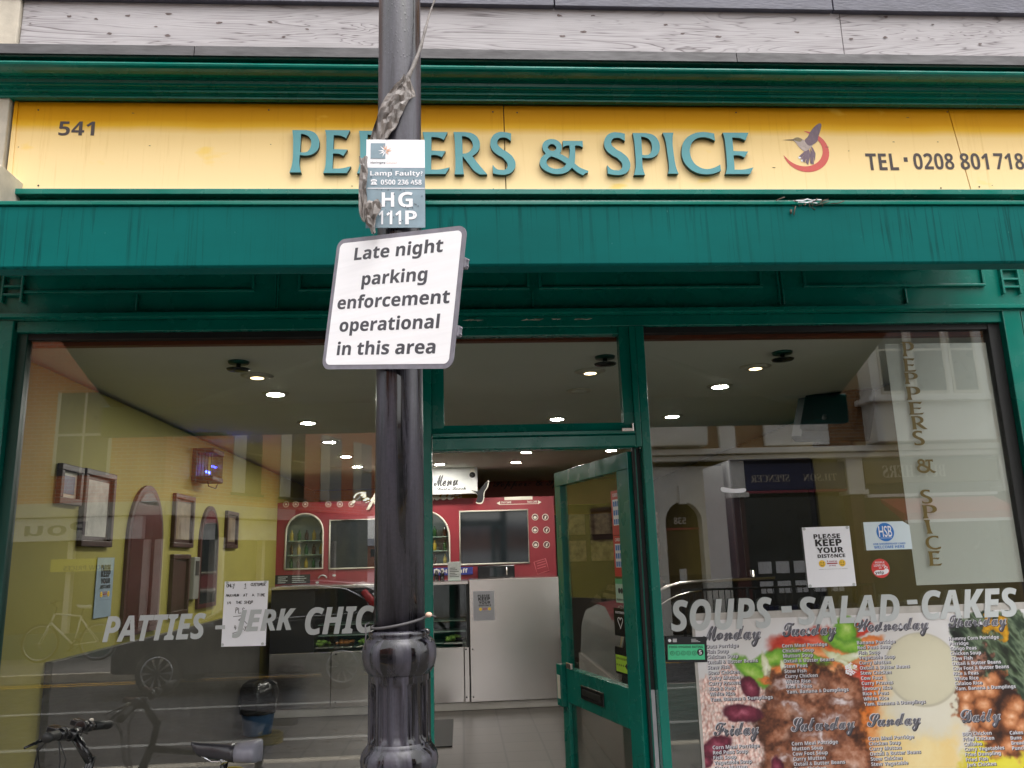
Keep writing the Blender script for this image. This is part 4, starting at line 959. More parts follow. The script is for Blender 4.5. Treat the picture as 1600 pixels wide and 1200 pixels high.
# distance notices: one in the right window, one on the counter, one on the left wall
M_yel = pm("yellow_print", S(238, 196, 60), .5, var=.05)
def distance_print(t, fr, W_, H_):
    b = MB()
    for s_, x0, x1, y0, y1 in (("PLEASE", .22, .78, .12, .20), ("KEEP", .24, .80, .21, .325), ("YOUR", .26, .82, .345, .44), ("DISTANCE", .26, .84, .46, .52)):
        u0, v1 = uv(fr, W_, H_, x0, y0); u1, v0 = uv(fr, W_, H_, x1, y1); b.text(B(s_), fr, u0, u1, v0, v1, .0008, fat=.02)
    u0, v1 = uv(fr, W_, H_, .26, .705); u1, v0 = uv(fr, W_, H_, .86, .715); b.text(B("Follow the social distancing guidelines"), fr, u0, u1, v0, v1, .0008)
    b.build("lettering", M_ink, t)
    f_ = MB(); e_ = MB()
    for x in (.34, .76):
        c = uv(fr, W_, H_, x, .615); r_ = .07 * W_; f_.disc(c, r_, fr, .0007)
        for s_ in (-.35, .35): e_.disc((c[0] + s_ * r_, c[1] + .25 * r_), .12 * r_, fr, .0011, None, 10, 1.6)
        for k in range(8):
            a0, a1 = R(205 + 130 * k / 8), R(205 + 130 * (k + 1) / 8)
            e_.poly([(c[0] + .6 * r_ * math.cos(a0), c[1] + .6 * r_ * math.sin(a0)), (c[0] + .6 * r_ * math.cos(a1), c[1] + .6 * r_ * math.sin(a1)), (c[0] + .48 * r_ * math.cos(a1), c[1] + .5 * r_ * math.sin(a1)), (c[0] + .48 * r_ * math.cos(a0), c[1] + .5 * r_ * math.sin(a0))], fr, .0011)
    f_.build("smiling_face", M_yel, t); e_.build("face_features", M_ink, t)
    b = MB(); u0, v1 = uv(fr, W_, H_, .44, .605); u1, v0 = uv(fr, W_, H_, .66, .625); b.fbox(fr, u0, u1, v0, v1, .0003, .0008)
    u0, v1 = uv(fr, W_, H_, .44, .565); u1, v0 = uv(fr, W_, H_, .66, .59); b.text("2 metres", fr, u0, u1, v0, v1, .0008, fat=.02); u0, v1 = uv(fr, W_, H_, .48, .64); u1, v0 = uv(fr, W_, H_, .62, .665); b.text("(6 feet)", fr, u0, u1, v0, v1, .0008, fat=.02)
    b.build("red_print", pm("red_print", S(160, 50, 60), .5), t)
GN = "keep your distance notices"
t, fr, W_, H_ = sheet("distance_notice", "white keep your distance notice on the right window beside the blue card sticker", "notice", 1263, 822, 1327, 918, M_paper, tilt=.004, group=GN)
distance_print(t, fr, W_, H_)
b_ = MB()
for x, y in ((.04, .025), (.95, .025), (.04, .975), (.95, .975)): b_.disc(uv(fr, W_, H_, x, y), .007, fr, .0006, .0014, 12)
b_.build("tape", M_vinyl, t)
# club sticker
t = thing("card_sticker", "pale blue sticker with a blue roundel and a cut corner on the right window", "sticker", tuple(at(1388, 860, YN)))
M_blue = pm("blue_print", S(36, 116, 196), .45, var=.06)
a = at(1354, 860, YN); c = at(1420, 814, YN); fr = frame_front(YN); W_ = c.x - a.x; H_ = c.z - a.z
fr = (Vector(((a.x + c.x) / 2, YN, (a.z + c.z) / 2)), fr[1], fr[2], fr[3])
MB().poly([(-W_ / 2, -H_ / 2), (W_ / 2, -H_ / 2), (W_ / 2, H_ * .35), (W_ * .36, H_ / 2), (-W_ / 2, H_ / 2)], fr, -.0004, 0).build("sheet", pm("pale_blue_card", S(206, 222, 228), .6, var=.03), t)
b_ = MB(); b_.disc((-.01, .016), .0415, fr, .0006)
for s_, y0, y1, x0, x1 in (("HSB MEMBERSHIP CARD", .755, .82, .16, .86), ("WELCOME HERE", .85, .95, .17, .83)):
    u0, v1 = uv(fr, W_, H_, x0, y0); u1, v0 = uv(fr, W_, H_, x1, y1); b_.text(B(s_), fr, u0, u1, v0, v1, .0006)
b_.build("print", M_blue, t)
b_ = MB(); b_.text("HSB", fr, -.041, .021, -.006, .044, .0011, fat=.01); b_.fbox(fr, -.036, .018, -.011, -.0095, .0009, .0011); b_.build("monogram", M_white, t)
# round review sticker
c = at(1376, 888, YN); t = thing("round_sticker", "round red review sticker below the blue card sticker", "sticker", tuple(c))
fr = (Vector(c), Vector((1, 0, 0)), Vector((0, 0, 1)), Vector((0, -1, 0)))
MB().disc((0, 0), .0425, fr, -.0004, 0).build("sheet", pm("sticker_red", S(206, 62, 58), .5, var=.05), t)
b_ = MB(); b_.text(B("PEOPLE"), fr, -.023, .02, .022, .03, .0005).text(B("LOVE US"), fr, -.03, .022, .008, .018, .0005).text(B("on"), fr, -.008, .004, -.001, .004, .0005); b_.poly(smooth([(-.033, -.018), (-.02, -.008), (.01, -.008), (.03, -.002), (.036, -.014), (.02, -.026), (-.02, -.03)]), fr, .0004)
for k in range(5):
    a_ = R(90 + 72 * k); b_.disc((.024 + .006 * math.cos(a_), .002 + .006 * math.sin(a_)), .003, fr, .0006, None, 8)
b_.build("print", M_white, t)
MB().text(B("yelp"), fr, -.029, .012, -.028, -.011, .0008).build("lettering", M_ink, t)
# hygiene rating
t, fr, W_, H_ = sheet("hygiene_sticker", "black and green food hygiene rating five sticker overlapping the menu poster's left edge", "sticker", 1043, 994, 1103, 1036, pm("black_card", S(24, 26, 30), .4), tilt=-.03, Y=-.0085)
MB().fbox(fr, -W_ * .47, W_ * .44, -H_ * .40, H_ * .20, 0.0002, .0006).build("green_field", pm("mint_print", S(80, 206, 150), .45, var=.04), t)
b_ = MB(); b_.text(B("FOOD HYGIENE RATING"), fr, -W_ * .43, W_ * .40, H_ * .06, H_ * .15, .001)
for k in range(5): b_.ring(FP(fr, -W_ * .36 + k * W_ * .135, -H_ * .14, .0008), .0085, .0009, 'Y', 20, 5); b_.text(str(k), fr, -W_ * .36 + k * W_ * .135 - .003, None, -H_ * .14 - .004, -H_ * .14 + .004, .001)
b_.disc((W_ * .33, -H_ * .11), .0145, fr, .0009); b_.build("lettering", M_ink, t)
b_ = MB(); b_.text(B("5"), fr, W_ * .33 - .006, W_ * .33 + .006, -H_ * .11 - .009, -H_ * .11 + .009, .0014); b_.disc((-W_ * .44 + .004, H_ * .36), .007, fr, .0009)
for k in range(3): b_.fbox(fr, -W_ * .34, -W_ * .24, H_ * (.30 + .05 * k), H_ * (.325 + .05 * k), .0002, .0007)
for k in range(3): b_.fbox(fr, W_ * .12, W_ * (.34 - .05 * k), H_ * (.30 + .05 * k), H_ * (.315 + .05 * k), .0002, .0007)
b_.build("print", M_white, t)
# sliver of white tape stuck on the right window
p = at(1147, 768, YN); t = tag(MB().poly(smooth([(ax(1128, 761, YN), az(1128, 761, YN)), (ax(1146, 764, YN), az(1146, 764, YN)), (ax(1164, 763, YN), az(1164, 763, YN)), (ax(1163, 769, YN), az(1163, 769, YN)), (ax(1144, 770, YN), az(1144, 770, YN)), (ax(1128, 768, YN), az(1128, 768, YN))]), frame_front(YN), -.0005, 0.0).build("tape_scrap", M_paper), "short crooked scrap of white tape high on the right window", "tape")
# stickers on the open door
def dsheet(name, label, u0, u1, v0, v1, mt, group=None):
    t = thing(name, label, "sticker", tuple(FP(FD, (u0 + u1) / 2, v0, .005)), group)
    fr = (FP(FD, (u0 + u1) / 2, (v0 + v1) / 2, .0052), -FD[1], FD[2], FD[3])
    MB().fbox(fr, -(u1 - u0) / 2, (u1 - u0) / 2, -(v1 - v0) / 2, (v1 - v0) / 2, 0, .0006).build("sheet", mt, t)
    return t, fr, u1 - u0, v1 - v0
M_cardred = pm("card_sticker_red", S(196, 50, 36), .45, var=.04)
for (v0, v1, lab) in ((1.735, 1.945, "red and white payment card sticker at the top of the open door's glass"), (1.545, 1.733, "red and white payment card sticker just above the green one on the door")):
    t, fr, W_, H_ = dsheet("payment_sticker", lab, .128, .232, v0, v1, M_cardred, "payment card stickers on the door")
    MB().fbox(fr, -W_ * .34, W_ * .4, -H_ * .28, H_ * .3, .0008, .0011).build("white_field", M_white, t)
    b_ = MB()
    for i in range(3):
        for j in range(3): b_.fbox(fr, -W_ * .28 + i * W_ * .22, -W_ * .12 + i * W_ * .22, H_ * (.2 - .2 * j) - .012, H_ * (.2 - .2 * j) + .012, .0012, .0015)
    b_.build("card_logos", M_blue, t)
    b_ = MB(); b_.text(B("CARDS"), fr, -W_ * .3, W_ * .3, H_ * .36, H_ * .44, .0009); b_.build("lettering", M_white, t)
t, fr, W_, H_ = dsheet("review_sticker", "pale green sticker with a dark round emblem under the red door stickers", .13, .235, 1.425, 1.535, pm("pale_green_card", S(176, 206, 186), .5))
MB().fbox(fr, -W_ / 2, W_ / 2, H_ * .28, H_ / 2, .0008, .001).build("green_band", pm("mid_green_print", S(86, 170, 116), .5), t)
b_ = MB(); b_.disc((-.012, .0), .013, fr, .0009, None, 18).disc((.014, .0), .013, fr, .0009, None, 18).text(B("Recommended"), fr, -W_ * .4, W_ * .4, -H_ * .42, -H_ * .3, .0009); b_.build("print", M_ink, t)
t, fr, W_, H_ = dsheet("heart_sticker", "black sticker with a white outlined heart on the open door", .135, .27, 1.275, 1.40, M_blackgloss)
b_ = MB(); b_.text("♡", fr, -.028, .028, -.03, .022, .001); b_.text(B("CUSTOMER"), fr, -W_ * .36, W_ * .36, .038, .048, .001); b_.build("print", M_white, t)
t, fr, W_, H_ = dsheet("hygiene_sticker", "black and lime hygiene sticker at the bottom of the open door's glass", .132, .28, 1.105, 1.225, M_blackgloss)
MB().fbox(fr, -W_ * .46, W_ * .46, -H_ * .42, H_ * .2, .0008, .001).build("lime_field", pm("lime_print", S(170, 214, 60), .5), t)
b_ = MB(); b_.text(B("FOOD HYGIENE RATING"), fr, -W_ * .42, W_ * .42, .004, .014, .0013)
for k in range(5): b_.disc((-W_ * .38 + k * .022, -.02), .005, fr, .0013, None, 12)
b_.disc((W_ * .33, -.02), .012, fr, .0013); b_.build("lettering", M_ink, t)

# ------------------------------------------------------------------ menu poster in the right window
YM = -0.0045
def tex_mat(name, stops, scale=14, kind='noise', stretch=(1, 1, 1), rough=.4, detail=6.0, dist=0.0):
    m, t, b = new_mat(name); b.inputs["Roughness"].default_value = rough
    co = coords(t, stretch)
    if kind == 'noise':
        n = nd(t, "ShaderNodeTexNoise", Scale=scale, Detail=detail, Roughness=.62, Distortion=dist); o = n.outputs[0]
    else:
        n = nd(t, "ShaderNodeTexVoronoi", Scale=scale); o = n.outputs["Distance"]
    t.links.new(co, n.inputs["Vector"]); r = ramp(t, o, stops); t.links.new(r.outputs[0], b.inputs["Base Color"]); return m
mp = thing("menu_poster", "large menu poster with food photographs and daily dishes, filling the lower right window", "poster", (1.78, YM, .5))
MX0, MX1, MZ0, MZ1 = 1.018, 2.535, 0.46, 1.352
MB().box(MX0 - .012, MX1 + .012, YM + .0004, YM + .0040, MZ0, MZ1 + .03).build("board", pm("board_edge", S(176, 174, 168), .6, var=.15, scale=20), mp)
FM = frame_front(YM)
import numpy as np
def _hash(ix, iy, seed):
    h = (ix.astype(np.int64) * 374761393 + iy.astype(np.int64) * 668265263 + seed * 974634541) & 0xFFFFFFFF
    h = ((h ^ (h >> 13)) * 1274126177) & 0xFFFFFFFF
    return ((h ^ (h >> 16)) & 0xFFFFFF) / float(0xFFFFFF)
def vnoise(x, y, f, seed=0, octv=4):
    out = np.zeros_like(x); amp = .5; tot = 0
    for o in range(octv):
        X_, Y_ = x * f, y * f; ix, iy = np.floor(X_), np.floor(Y_); fx, fy = X_ - ix, Y_ - iy; fx = fx * fx * (3 - 2 * fx); fy = fy * fy * (3 - 2 * fy)
        a = _hash(ix, iy, seed + o); b = _hash(ix + 1, iy, seed + o); c = _hash(ix, iy + 1, seed + o); d = _hash(ix + 1, iy + 1, seed + o)
        out += amp * (a + (b - a) * fx + (c - a) * fy + (a - b - c + d) * fx * fy); tot += amp; amp *= .55; f *= 2.03
    return out / tot
def vcell(x, y, f, seed=0):
    X_, Y_ = x * f, y * f; ix, iy = np.floor(X_), np.floor(Y_); best = np.full_like(x, 9.0); idv = np.zeros_like(x)
    for dx in (-1, 0, 1):
        for dy in (-1, 0, 1):
            cx_, cy_ = ix + dx, iy + dy; d = np.hypot(cx_ + _hash(cx_, cy_, seed) - X_, cy_ + _hash(cx_, cy_, seed + 7) - Y_); k = d < best
            best = np.where(k, d, best); idv = np.where(k, _hash(cx_, cy_, seed + 13), idv)
    return best, idv
def cramp(v, stops):
    xs_ = [p for p, _ in stops]; cs = np.array([c for _, c in stops], float)
    return np.stack([np.interp(v, xs_, cs[:, k]) for k in range(3)], -1)
def menu_picture(nx=460, nz=300):
    """the printed food collage: soft-edged pieces of food with ragged outlines laid over one another, as colours on a fine sheet"""
    gu, gv = np.meshgrid(np.linspace(MX0, MX1, nx), np.linspace(MZ0, MZ1, nz))
    n1x, n1y = vnoise(gu, gv, 14, 1) - .5, vnoise(gu, gv, 14, 2) - .5; n2x, n2y = vnoise(gu, gv, 45, 3) - .5, vnoise(gu, gv, 45, 4) - .5
    fz = vnoise(gu, gv, 60, 5, 5) - .5; fz2 = vnoise(gu * 1.0, gv * 1.8, 26, 9, 5) - .5
    col = cramp(vnoise(gu, gv, 4, 6), [(.3, (208, 207, 204)), (.7, (222, 224, 227))])
    def ell(px, py, rx, ry, rot=0.0, soft=.12, stops=None, sock=None, rag=.05, grain=1.0):
        nonlocal col
        p = at(px, py, YM); x_ = gu - p.x + n1x * rag * 1.6 + n2x * rag * .6; z_ = gv - p.z + n1y * rag * 1.6 + n2y * rag * .6; a = R(rot)
        d = np.hypot((x_ * math.cos(a) + z_ * math.sin(a)) / (rx * .003), (-x_ * math.sin(a) + z_ * math.cos(a)) / (ry * .003))
        k = np.clip((1 + soft - d) / (2 * soft), 0, 1); k = (k * k * (3 - 2 * k))[..., None]
        c = sock if sock is not None else cramp(d + fz * grain + fz2 * grain * .7, stops)
        col = col * (1 - k) + c * k
    vd, vi = vcell(gu * 1.7 + n2x * .02, gv + n2y * .02, 60, 3); rice = cramp(vd, [(.05, (242, 230, 224)), (.4, (228, 200, 190)), (.65, (212, 172, 160)), (.9, (172, 126, 116))]) * (.88 + .2 * vi)[..., None]
    vd, vi = vcell(gu + n1x * .03, gv * 1.15 + n1y * .03, 12.5, 5); pine = cramp(vd + fz * .35, [(.0, (232, 190, 156)), (.2, (206, 142, 98)), (.42, (160, 98, 60)), (.62, (92, 54, 34)), (.8, (48, 30, 24))])
    leaf = cramp(vnoise(gu * 1.6 + gv, gv * .8, 13, 8, 4), [(.30, (18, 24, 20)), (.45, (48, 64, 48)), (.56, (112, 130, 104)), (.62, (70, 86, 62)), (.75, (30, 38, 28))])
    meat = [(-.2, (214, 186, 174)), (.25, (192, 146, 122)), (.6, (158, 102, 74)), (.9, (108, 64, 44)), (1.2, (58, 32, 22))]; meat_d = [(.0, (140, 92, 68)), (.5, (112, 66, 46)), (1.0, (60, 34, 24))]; glaze = [(.0, (222, 212, 214)), (.5, (176, 148, 140)), (1.0, (124, 80, 62))]
    red = [(-.2, (240, 140, 116)), (.5, (214, 72, 50)), (1.1, (166, 44, 30))]; grn = [(-.2, (206, 226, 140)), (.5, (132, 186, 62)), (1.1, (78, 136, 40))]; org = [(-.2, (246, 196, 150)), (.5, (228, 138, 76)), (1.1, (204, 104, 42))]; oni = [(.0, (238, 240, 226)), (.7, (214, 220, 180)), (1.1, (180, 186, 132))]; bean = [(-.1, (190, 110, 128)), (.45, (124, 46, 68)), (1.1, (66, 18, 34))]
    ell(1352, 1150, 62, 105, 0, .3, [(.0, (224, 132, 62)), (.6, (216, 112, 36)), (1.2, (226, 164, 106))]); ell(1440, 1180, 66, 130, 0, .22, [(.0, (236, 218, 164)), (.6, (230, 204, 140)), (1.2, (226, 214, 180))], grain=.3)
    ell(1445, 1100, 62, 46, 0, .3, [(.0, (222, 220, 204)), (1.0, (214, 210, 190))], grain=.2); ell(1570, 1200, 75, 46, 22, .12, [(.0, (222, 214, 76)), (1.0, (206, 192, 36))], grain=.3)
    ell(1556, 1090, 62, 84, 8, .08, sock=pine, rag=.08); ell(1506, 1028, 9, 20, 0, .2, [(.0, (150, 96, 70)), (1.0, (90, 56, 44))])
    ell(1556, 998, 60, 46, -10, .1, sock=leaf, rag=.1); ell(1590, 1030, 22, 60, 12, .12, sock=leaf, rag=.1); ell(1552, 975, 18, 16, 0, .2, [(.0, (214, 164, 40)), (1.0, (170, 120, 20))], rag=.12); ell(1535, 1035, 26, 16, 20, .2, [(.0, (196, 158, 140)), (.6, (130, 92, 76)), (1.1, (60, 44, 34))], rag=.15)
    ell(1150, 1150, 76, 92, -14, .1, sock=rice, rag=.1); ell(1220, 1200, 62, 54, 0, .12, sock=rice, rag=.1)
    for a in ((1270, 1000, 66, 17, 4, red), (1330, 985, 34, 12, 10, red), (1232, 1010, 30, 9, 12, red), (1290, 1022, 60, 12, -6, org), (1240, 1046, 58, 15, 8, org), (1352, 1008, 30, 9, 18, org), (1300, 1046, 46, 16, -4, org), (1338, 1066, 22, 24, 0, red),
              (1205, 1030, 46, 12, 20, grn), (1176, 1050, 34, 11, -38, grn), (1318, 1004, 36, 13, -22, grn), (1262, 1030, 34, 8, -12, grn), (1320, 984, 14, 22, -8, grn), (1196, 1046, 6, 24, 8, oni), (1224, 1044, 5, 14, 4, oni), (1310, 1030, 30, 6, -32, oni), (1340, 1024, 34, 6, 6, oni), (1250, 1062, 44, 7, 6, oni), (1212, 1066, 26, 5, -10, org)):
        ell(a[0], a[1], a[2], a[3], a[4], .22, a[5], rag=.025, grain=.5)
    ell(1268, 1130, 84, 78, -8, .1, meat_d, rag=.1)
    for a in ((1262, 1076, 66, 20, 8), (1318, 1084, 34, 22, -20), (1250, 1112, 62, 26, -6), (1312, 1122, 38, 28, 14), (1236, 1150, 44, 26, 18), (1290, 1164, 56, 30, -10), (1330, 1190, 36, 40, 20), (1226, 1196, 40, 30, 30), (1276, 1210, 50, 26, 0)): ell(*a, .2, meat, rag=.05, grain=.8)
    for a in ((1240, 1068, 42, 7, 6), (1310, 1092, 30, 7, -10), (1236, 1104, 30, 6, -14), (1300, 1116, 24, 7, 16), (1280, 1152, 34, 7, -8), (1222, 1190, 20, 9, 30)): ell(*a, .6, glaze, rag=.06, grain=.9)
    for a in ((1160, 1114, 30, 12, -4), (1171, 1074, 12, 18, 20), (1120, 1166, 26, 13, 22), (1216, 1206, 9, 20, 0), (1098, 1190, 12, 9, 0)): ell(*a, .14, bean, rag=.02, grain=.7)
    ell(1441, 1046, 57, 52, 0, .025, [(.0, (200, 196, 174)), (1.1, (186, 182, 160))], rag=0, grain=.1); ell(1441, 1045, 54.5, 49.5, 0, .02, [(.0, (216, 212, 186)), (.9, (208, 204, 178)), (1.1, (196, 192, 168))], rag=0, grain=.18)
    c01 = np.clip(col / 255.0, 0, 1); lin = np.where(c01 <= .04045, c01 / 12.92, ((c01 + .055) / 1.055) ** 2.4)
    wav = .0012 * (vnoise(gu, gv, 5, 21, 2) - .5)
    L_ = LOC[mp.name]; co_ = np.stack([gu - L_.x, np.full_like(gu, YM - .0008 - L_.y) + wav * 0, gv - L_.z], -1).reshape(-1, 3)
    idx = np.arange(nx * nz).reshape(nz, nx); q = np.stack([idx[:-1, :-1], idx[:-1, 1:], idx[1:, 1:], idx[1:, :-1]], -1).reshape(-1, 4)
    me = bpy.data.meshes.new("picture"); me.from_pydata(co_.tolist(), [], q.tolist())
    at_ = me.color_attributes.new("print", 'FLOAT_COLOR', 'POINT'); at_.data.foreach_set("color", np.concatenate([lin.reshape(-1, 3), np.ones((nx * nz, 1))], 1).astype(np.float32).ravel())
    m, t, b = new_mat("menu_picture"); b.inputs["Roughness"].default_value = .38; ca = t.nodes.new("ShaderNodeVertexColor"); ca.layer_name = "print"; t.links.new(ca.outputs[0], b.inputs["Base Color"])
    nw = nd(t, "ShaderNodeTexNoise", Scale=4.0, Detail=2.0); t.links.new(coords(t), nw.inputs["Vector"]); bp = nd(t, "ShaderNodeBump", Strength=.3, Distance=.02); t.links.new(nw.outputs[0], bp.inputs["Height"]); t.links.new(bp.outputs[0], b.inputs["Normal"])
    me.materials.append(m); o = bpy.data.objects.new("picture", me); COL.objects.link(o); o.parent = mp; return o
menu_picture()
def mpt(pts): return [(ax(x, y, YM), az(x, y, YM)) for x, y in pts]
# lists
lists = (((1103, 1012), (1109, 1095), ["Oats Porridge", "Fish Soup", "Chicken Soup", "Oxtail & Butter Beans", "Stew Fish", "Stew Chicken", "Curry Mutton", "Curry Prawns", "Rice & Peas", "White Rice", "Yam, Banana & Dumplings"]),
 ((1222, 1011), (1229, 1083), ["Corn Meal Porridge", "Chicken Soup", "Mutton Soup", "Oxtail & Butter Beans", "Stew Peas", "Stew Fish", "Curry Chicken", "White Rice", "Rice & Peas", "Yam, Banana & Dumplings"]),
 ((1339, 1006), (1350, 1102), ["Banana Porridge", "Red Peas Soup", "Fish Soup", "Vegetable Soup", "Curry Mutton", "Oxtail & Butter Beans", "Stew Chicken", "Cow Foot", "Curry Prawns", "Savoury Rice", "Rice & Peas", "White Rice", "Yam, Banana & Dumplings"]),
 ((1482, 1000), (1493, 1078), ["Hommy Corn Porridge", "Porridge", "Gungo Peas", "Chicken Soup", "Stew Fish", "Oxtail & Butter Beans", "Cow Foot & Butter Beans", "Rice & Peas", "White Rice", "Calaloo Rice", "Yam, Banana & Dumplings"]),
 ((1113, 1170), (1117, 1210), ["Corn Meal Porridge", "Red Peas Soup", "Fish Soup", "Vegetable Soup", "Curry Mutton", "Stew Chicken"]),
 ((1237, 1164), (1241, 1204), ["Corn Meal Porridge", "Mutton Soup", "Cow Foot Soup", "Curry Mutton", "Oxtail & Butter Beans", "Stew Chicken"]),
 ((1356, 1156), (1362, 1196), ["Corn Meal Porridge", "Chicken Soup", "Curry Mutton", "Oxtail & Butter Beans", "Stew Chicken", "Stew Vegetable"]),
 ((1503, 1149), (1511, 1197), ["BBQ Chicken", "Fried Chicken", "Callaloo", "Curry Vegetables", "Fried Dumpling", "Fried Fish", "Jerk Chicken"]),
 ((1577, 1147), (1582, 1171), ["Cakes", "Buns", "Bread", "Punch"]))
M_pshadow = pm("print_shadow", S(58, 56, 62), .5); M_psilver = pm("print_silver", S(212, 213, 220), .5); M_ppewter = pm("print_pewter", S(96, 96, 104), .5, var=.3, scale=40)
for (a, c, rows) in lists:
    pa = at(*a, YM); pc_ = at(*c, YM); n = len(rows) - 1; lw = MB(); ls_ = MB()
    for k, s_ in enumerate(rows):
        f_ = k / n; u_ = (pa.x + pc_.x) / 2; v_ = pa.z + (pc_.z - pa.z) * f_ - .002
        ls_.textl(B(s_), FM, u_ + .0014, v_ - .0018, .0200, .0011, .04, 0, 1.06); lw.textl(B(s_), FM, u_, v_, .0200, .0014, .0, 0, 1.06)
    o_ = lw.build("dish_list", M_psilver, mp); ls_.build("list_shadow", M_pshadow, o_)
for (s_, x0, x1, y0, y1) in (("Monday", 1097, 1188, 977, 1010), ("Tuesday", 1222, 1306, 972, 1002), ("Wednesday", 1336, 1450, 965, 994), ("Thursday", 1481, 1572, 960, 987), ("Friday", 1115, 1185, 1128, 1158), ("Saturday", 1236, 1335, 1120, 1150), ("Sunday", 1355, 1438, 1114, 1142), ("Daily", 1502, 1563, 1108, 1136)):
    xm = (x0 + x1) / 2; ym = (y0 + y1) / 2; u0, u1, v0, v1 = ax(x0, ym, YM), ax(x1, ym, YM), az(xm, y1, YM), az(xm, y0, YM)
    o_ = MB().text(SR(s_), FM, u0, u1, v0, v1, .0020, .010).build("day_name", M_ppewter, mp)
    MB().text(SR(s_), FM, u0 - .003, u1 + .003, v0 - .003, v1 + .003, .0017, .024).build("outline", M_psilver, o_)
    MB().text(SR(s_), FM, u0 + .002, u1 + .005, v0 - .006, v1 + .0, .0014, .018).build("shadow", M_pshadow, o_)
b_ = MB(); c = mpt([(1330, 1046)])[0]; b_.text("❄", FM, c[0] - .028, c[0] + .028, c[1] - .03, c[1] + .03, .0012, .02); b_.build("snowflake", M_white, mp)

# ------------------------------------------------------------------ inside the shop
YC = 5.15
zc = lambda px, py: az(px, py, YC)
xc = lambda px, py: ax(px, py, YC)
ctop = zc(760, 905); kick = zc(740, 1097); dz0 = zc(700, 1012); dz1 = zc(700, 914); CX0, CX1 = -1.98, xc(884, 1000)
xj = xc(734, 1000)
ct = thing("serving_counter", "stainless steel serving counter with a glazed food display across the shop", "counter", (0, YC, .12))
MB().box(CX0, CX1, YC + .012, YC + .6, .121, kick - .002).build("plinth", pm("grey_plinth", S(172, 168, 164), .5, var=.1), ct, .004)
MB().box(xj + .003, CX1, YC, YC + .7, kick, ctop).build("front_panel", M_steel, ct, .004)
xs2 = [CX0, -1.35, -.55, .02, xj - .003]
for a, b in zip(xs2, xs2[1:]): MB().box(a, b - .004, YC + .006, YC + .7, kick, dz0).build("front_panel", M_steel, ct, .004)
MB().box(CX0, xj - .003, YC - .01, YC + .7, dz1, ctop - .01).build("top_rail", M_steel, ct, .006)
MB().box(CX0, xj - .003, YC + .66, YC + .7, dz0, dz1).box(xj - .03, xj - .003, YC, YC + .66, dz0, dz1).box(CX0, CX0 + .45, YC + .01, YC + .66, dz0, dz1).box(-.58, -.54, YC + .01, YC + .66, dz0, dz1).build("display_back", M_black, ct)
M_shelf = pm("glass_shelf", S(150, 170, 160), .2, var=.1)
for zz in (dz0 + .02, dz0 + .14, dz0 + .25): MB().box(CX0 + .46, xj - .04, YC + .2, YC + .6, zz, zz + .008).build("display_shelf", M_shelf, ct)
MB().box(CX0 + .45, xj - .03, YC + .008, YC + .012, dz0, dz1).build("display_pane", M_glass2, ct)
rv = MB()
for x_ in (xj + .03, CX1 - .03, xj - .04, -.5, -1.3):
    for z_ in (kick + .05, kick + .52): rv.tube([(x_, YC - .003, z_), (x_, YC + .01, z_)], .008, 8)
rv.build("rivet", M_black, ct)
GF = "trays of food in the counter display"
fm = [pm("salad_leaf", S(120, 150, 60), .6, var=.4, scale=30), pm("fried_food", S(160, 96, 40), .6, var=.4, scale=30), pm("pastry", S(206, 190, 150), .6, var=.25, scale=30)]
for k, (px, lab) in enumerate(((455, "tray of pale pastries at the left of the counter display"), (497, "tray of pastries and salad left of the lamp post, in the counter display"), (535, "tray of brown fried food in the counter display"), (570, "tray of green salad just left of the lamp post in the counter display"), (708, "tray with green leaves at the right end of the counter display"))):
    x_ = xc(px, 1000); t = thing("food_tray", lab, "tray", (x_, YC + .2, dz0 + .028), GF)
    MB().box(x_ - .1, x_ + .1, YC + .06, YC + .36, dz0 + .029, dz0 + .045).build("tray", M_steel, t, .003)
    b_ = MB(); rnd = random.Random(k)
    for j in range(16): b_.sphere((x_ + rnd.uniform(-.07, .07), YC + rnd.uniform(.1, .3), dz0 + .06 + rnd.uniform(0, .03)), rnd.uniform(.018, .03), (1.3, 1, .7), 8, 5, Matrix.Rotation(rnd.uniform(0, 3), 3, 'Z'))
    b_.build("food", fm[(2, 0, 1, 0, 0)[k]], t)
YW = 5.86
BOTC = [pm("bottle_glass_green", S(40, 90, 50), .15), pm("bottle_glass_brown", S(70, 40, 20), .15), pm("bottle_yellow", S(190, 160, 60), .3)]
M_icond = pm("icon_dark", S(84, 40, 44), .5)
xw = lambda px, py=850: ax(px, py, YW)
zw = lambda px, py: az(px, py, YW)
rp = thing("red_screen", "red food stall screen with arched windows and white icons behind the counter", "screen", (0, YW, .12))
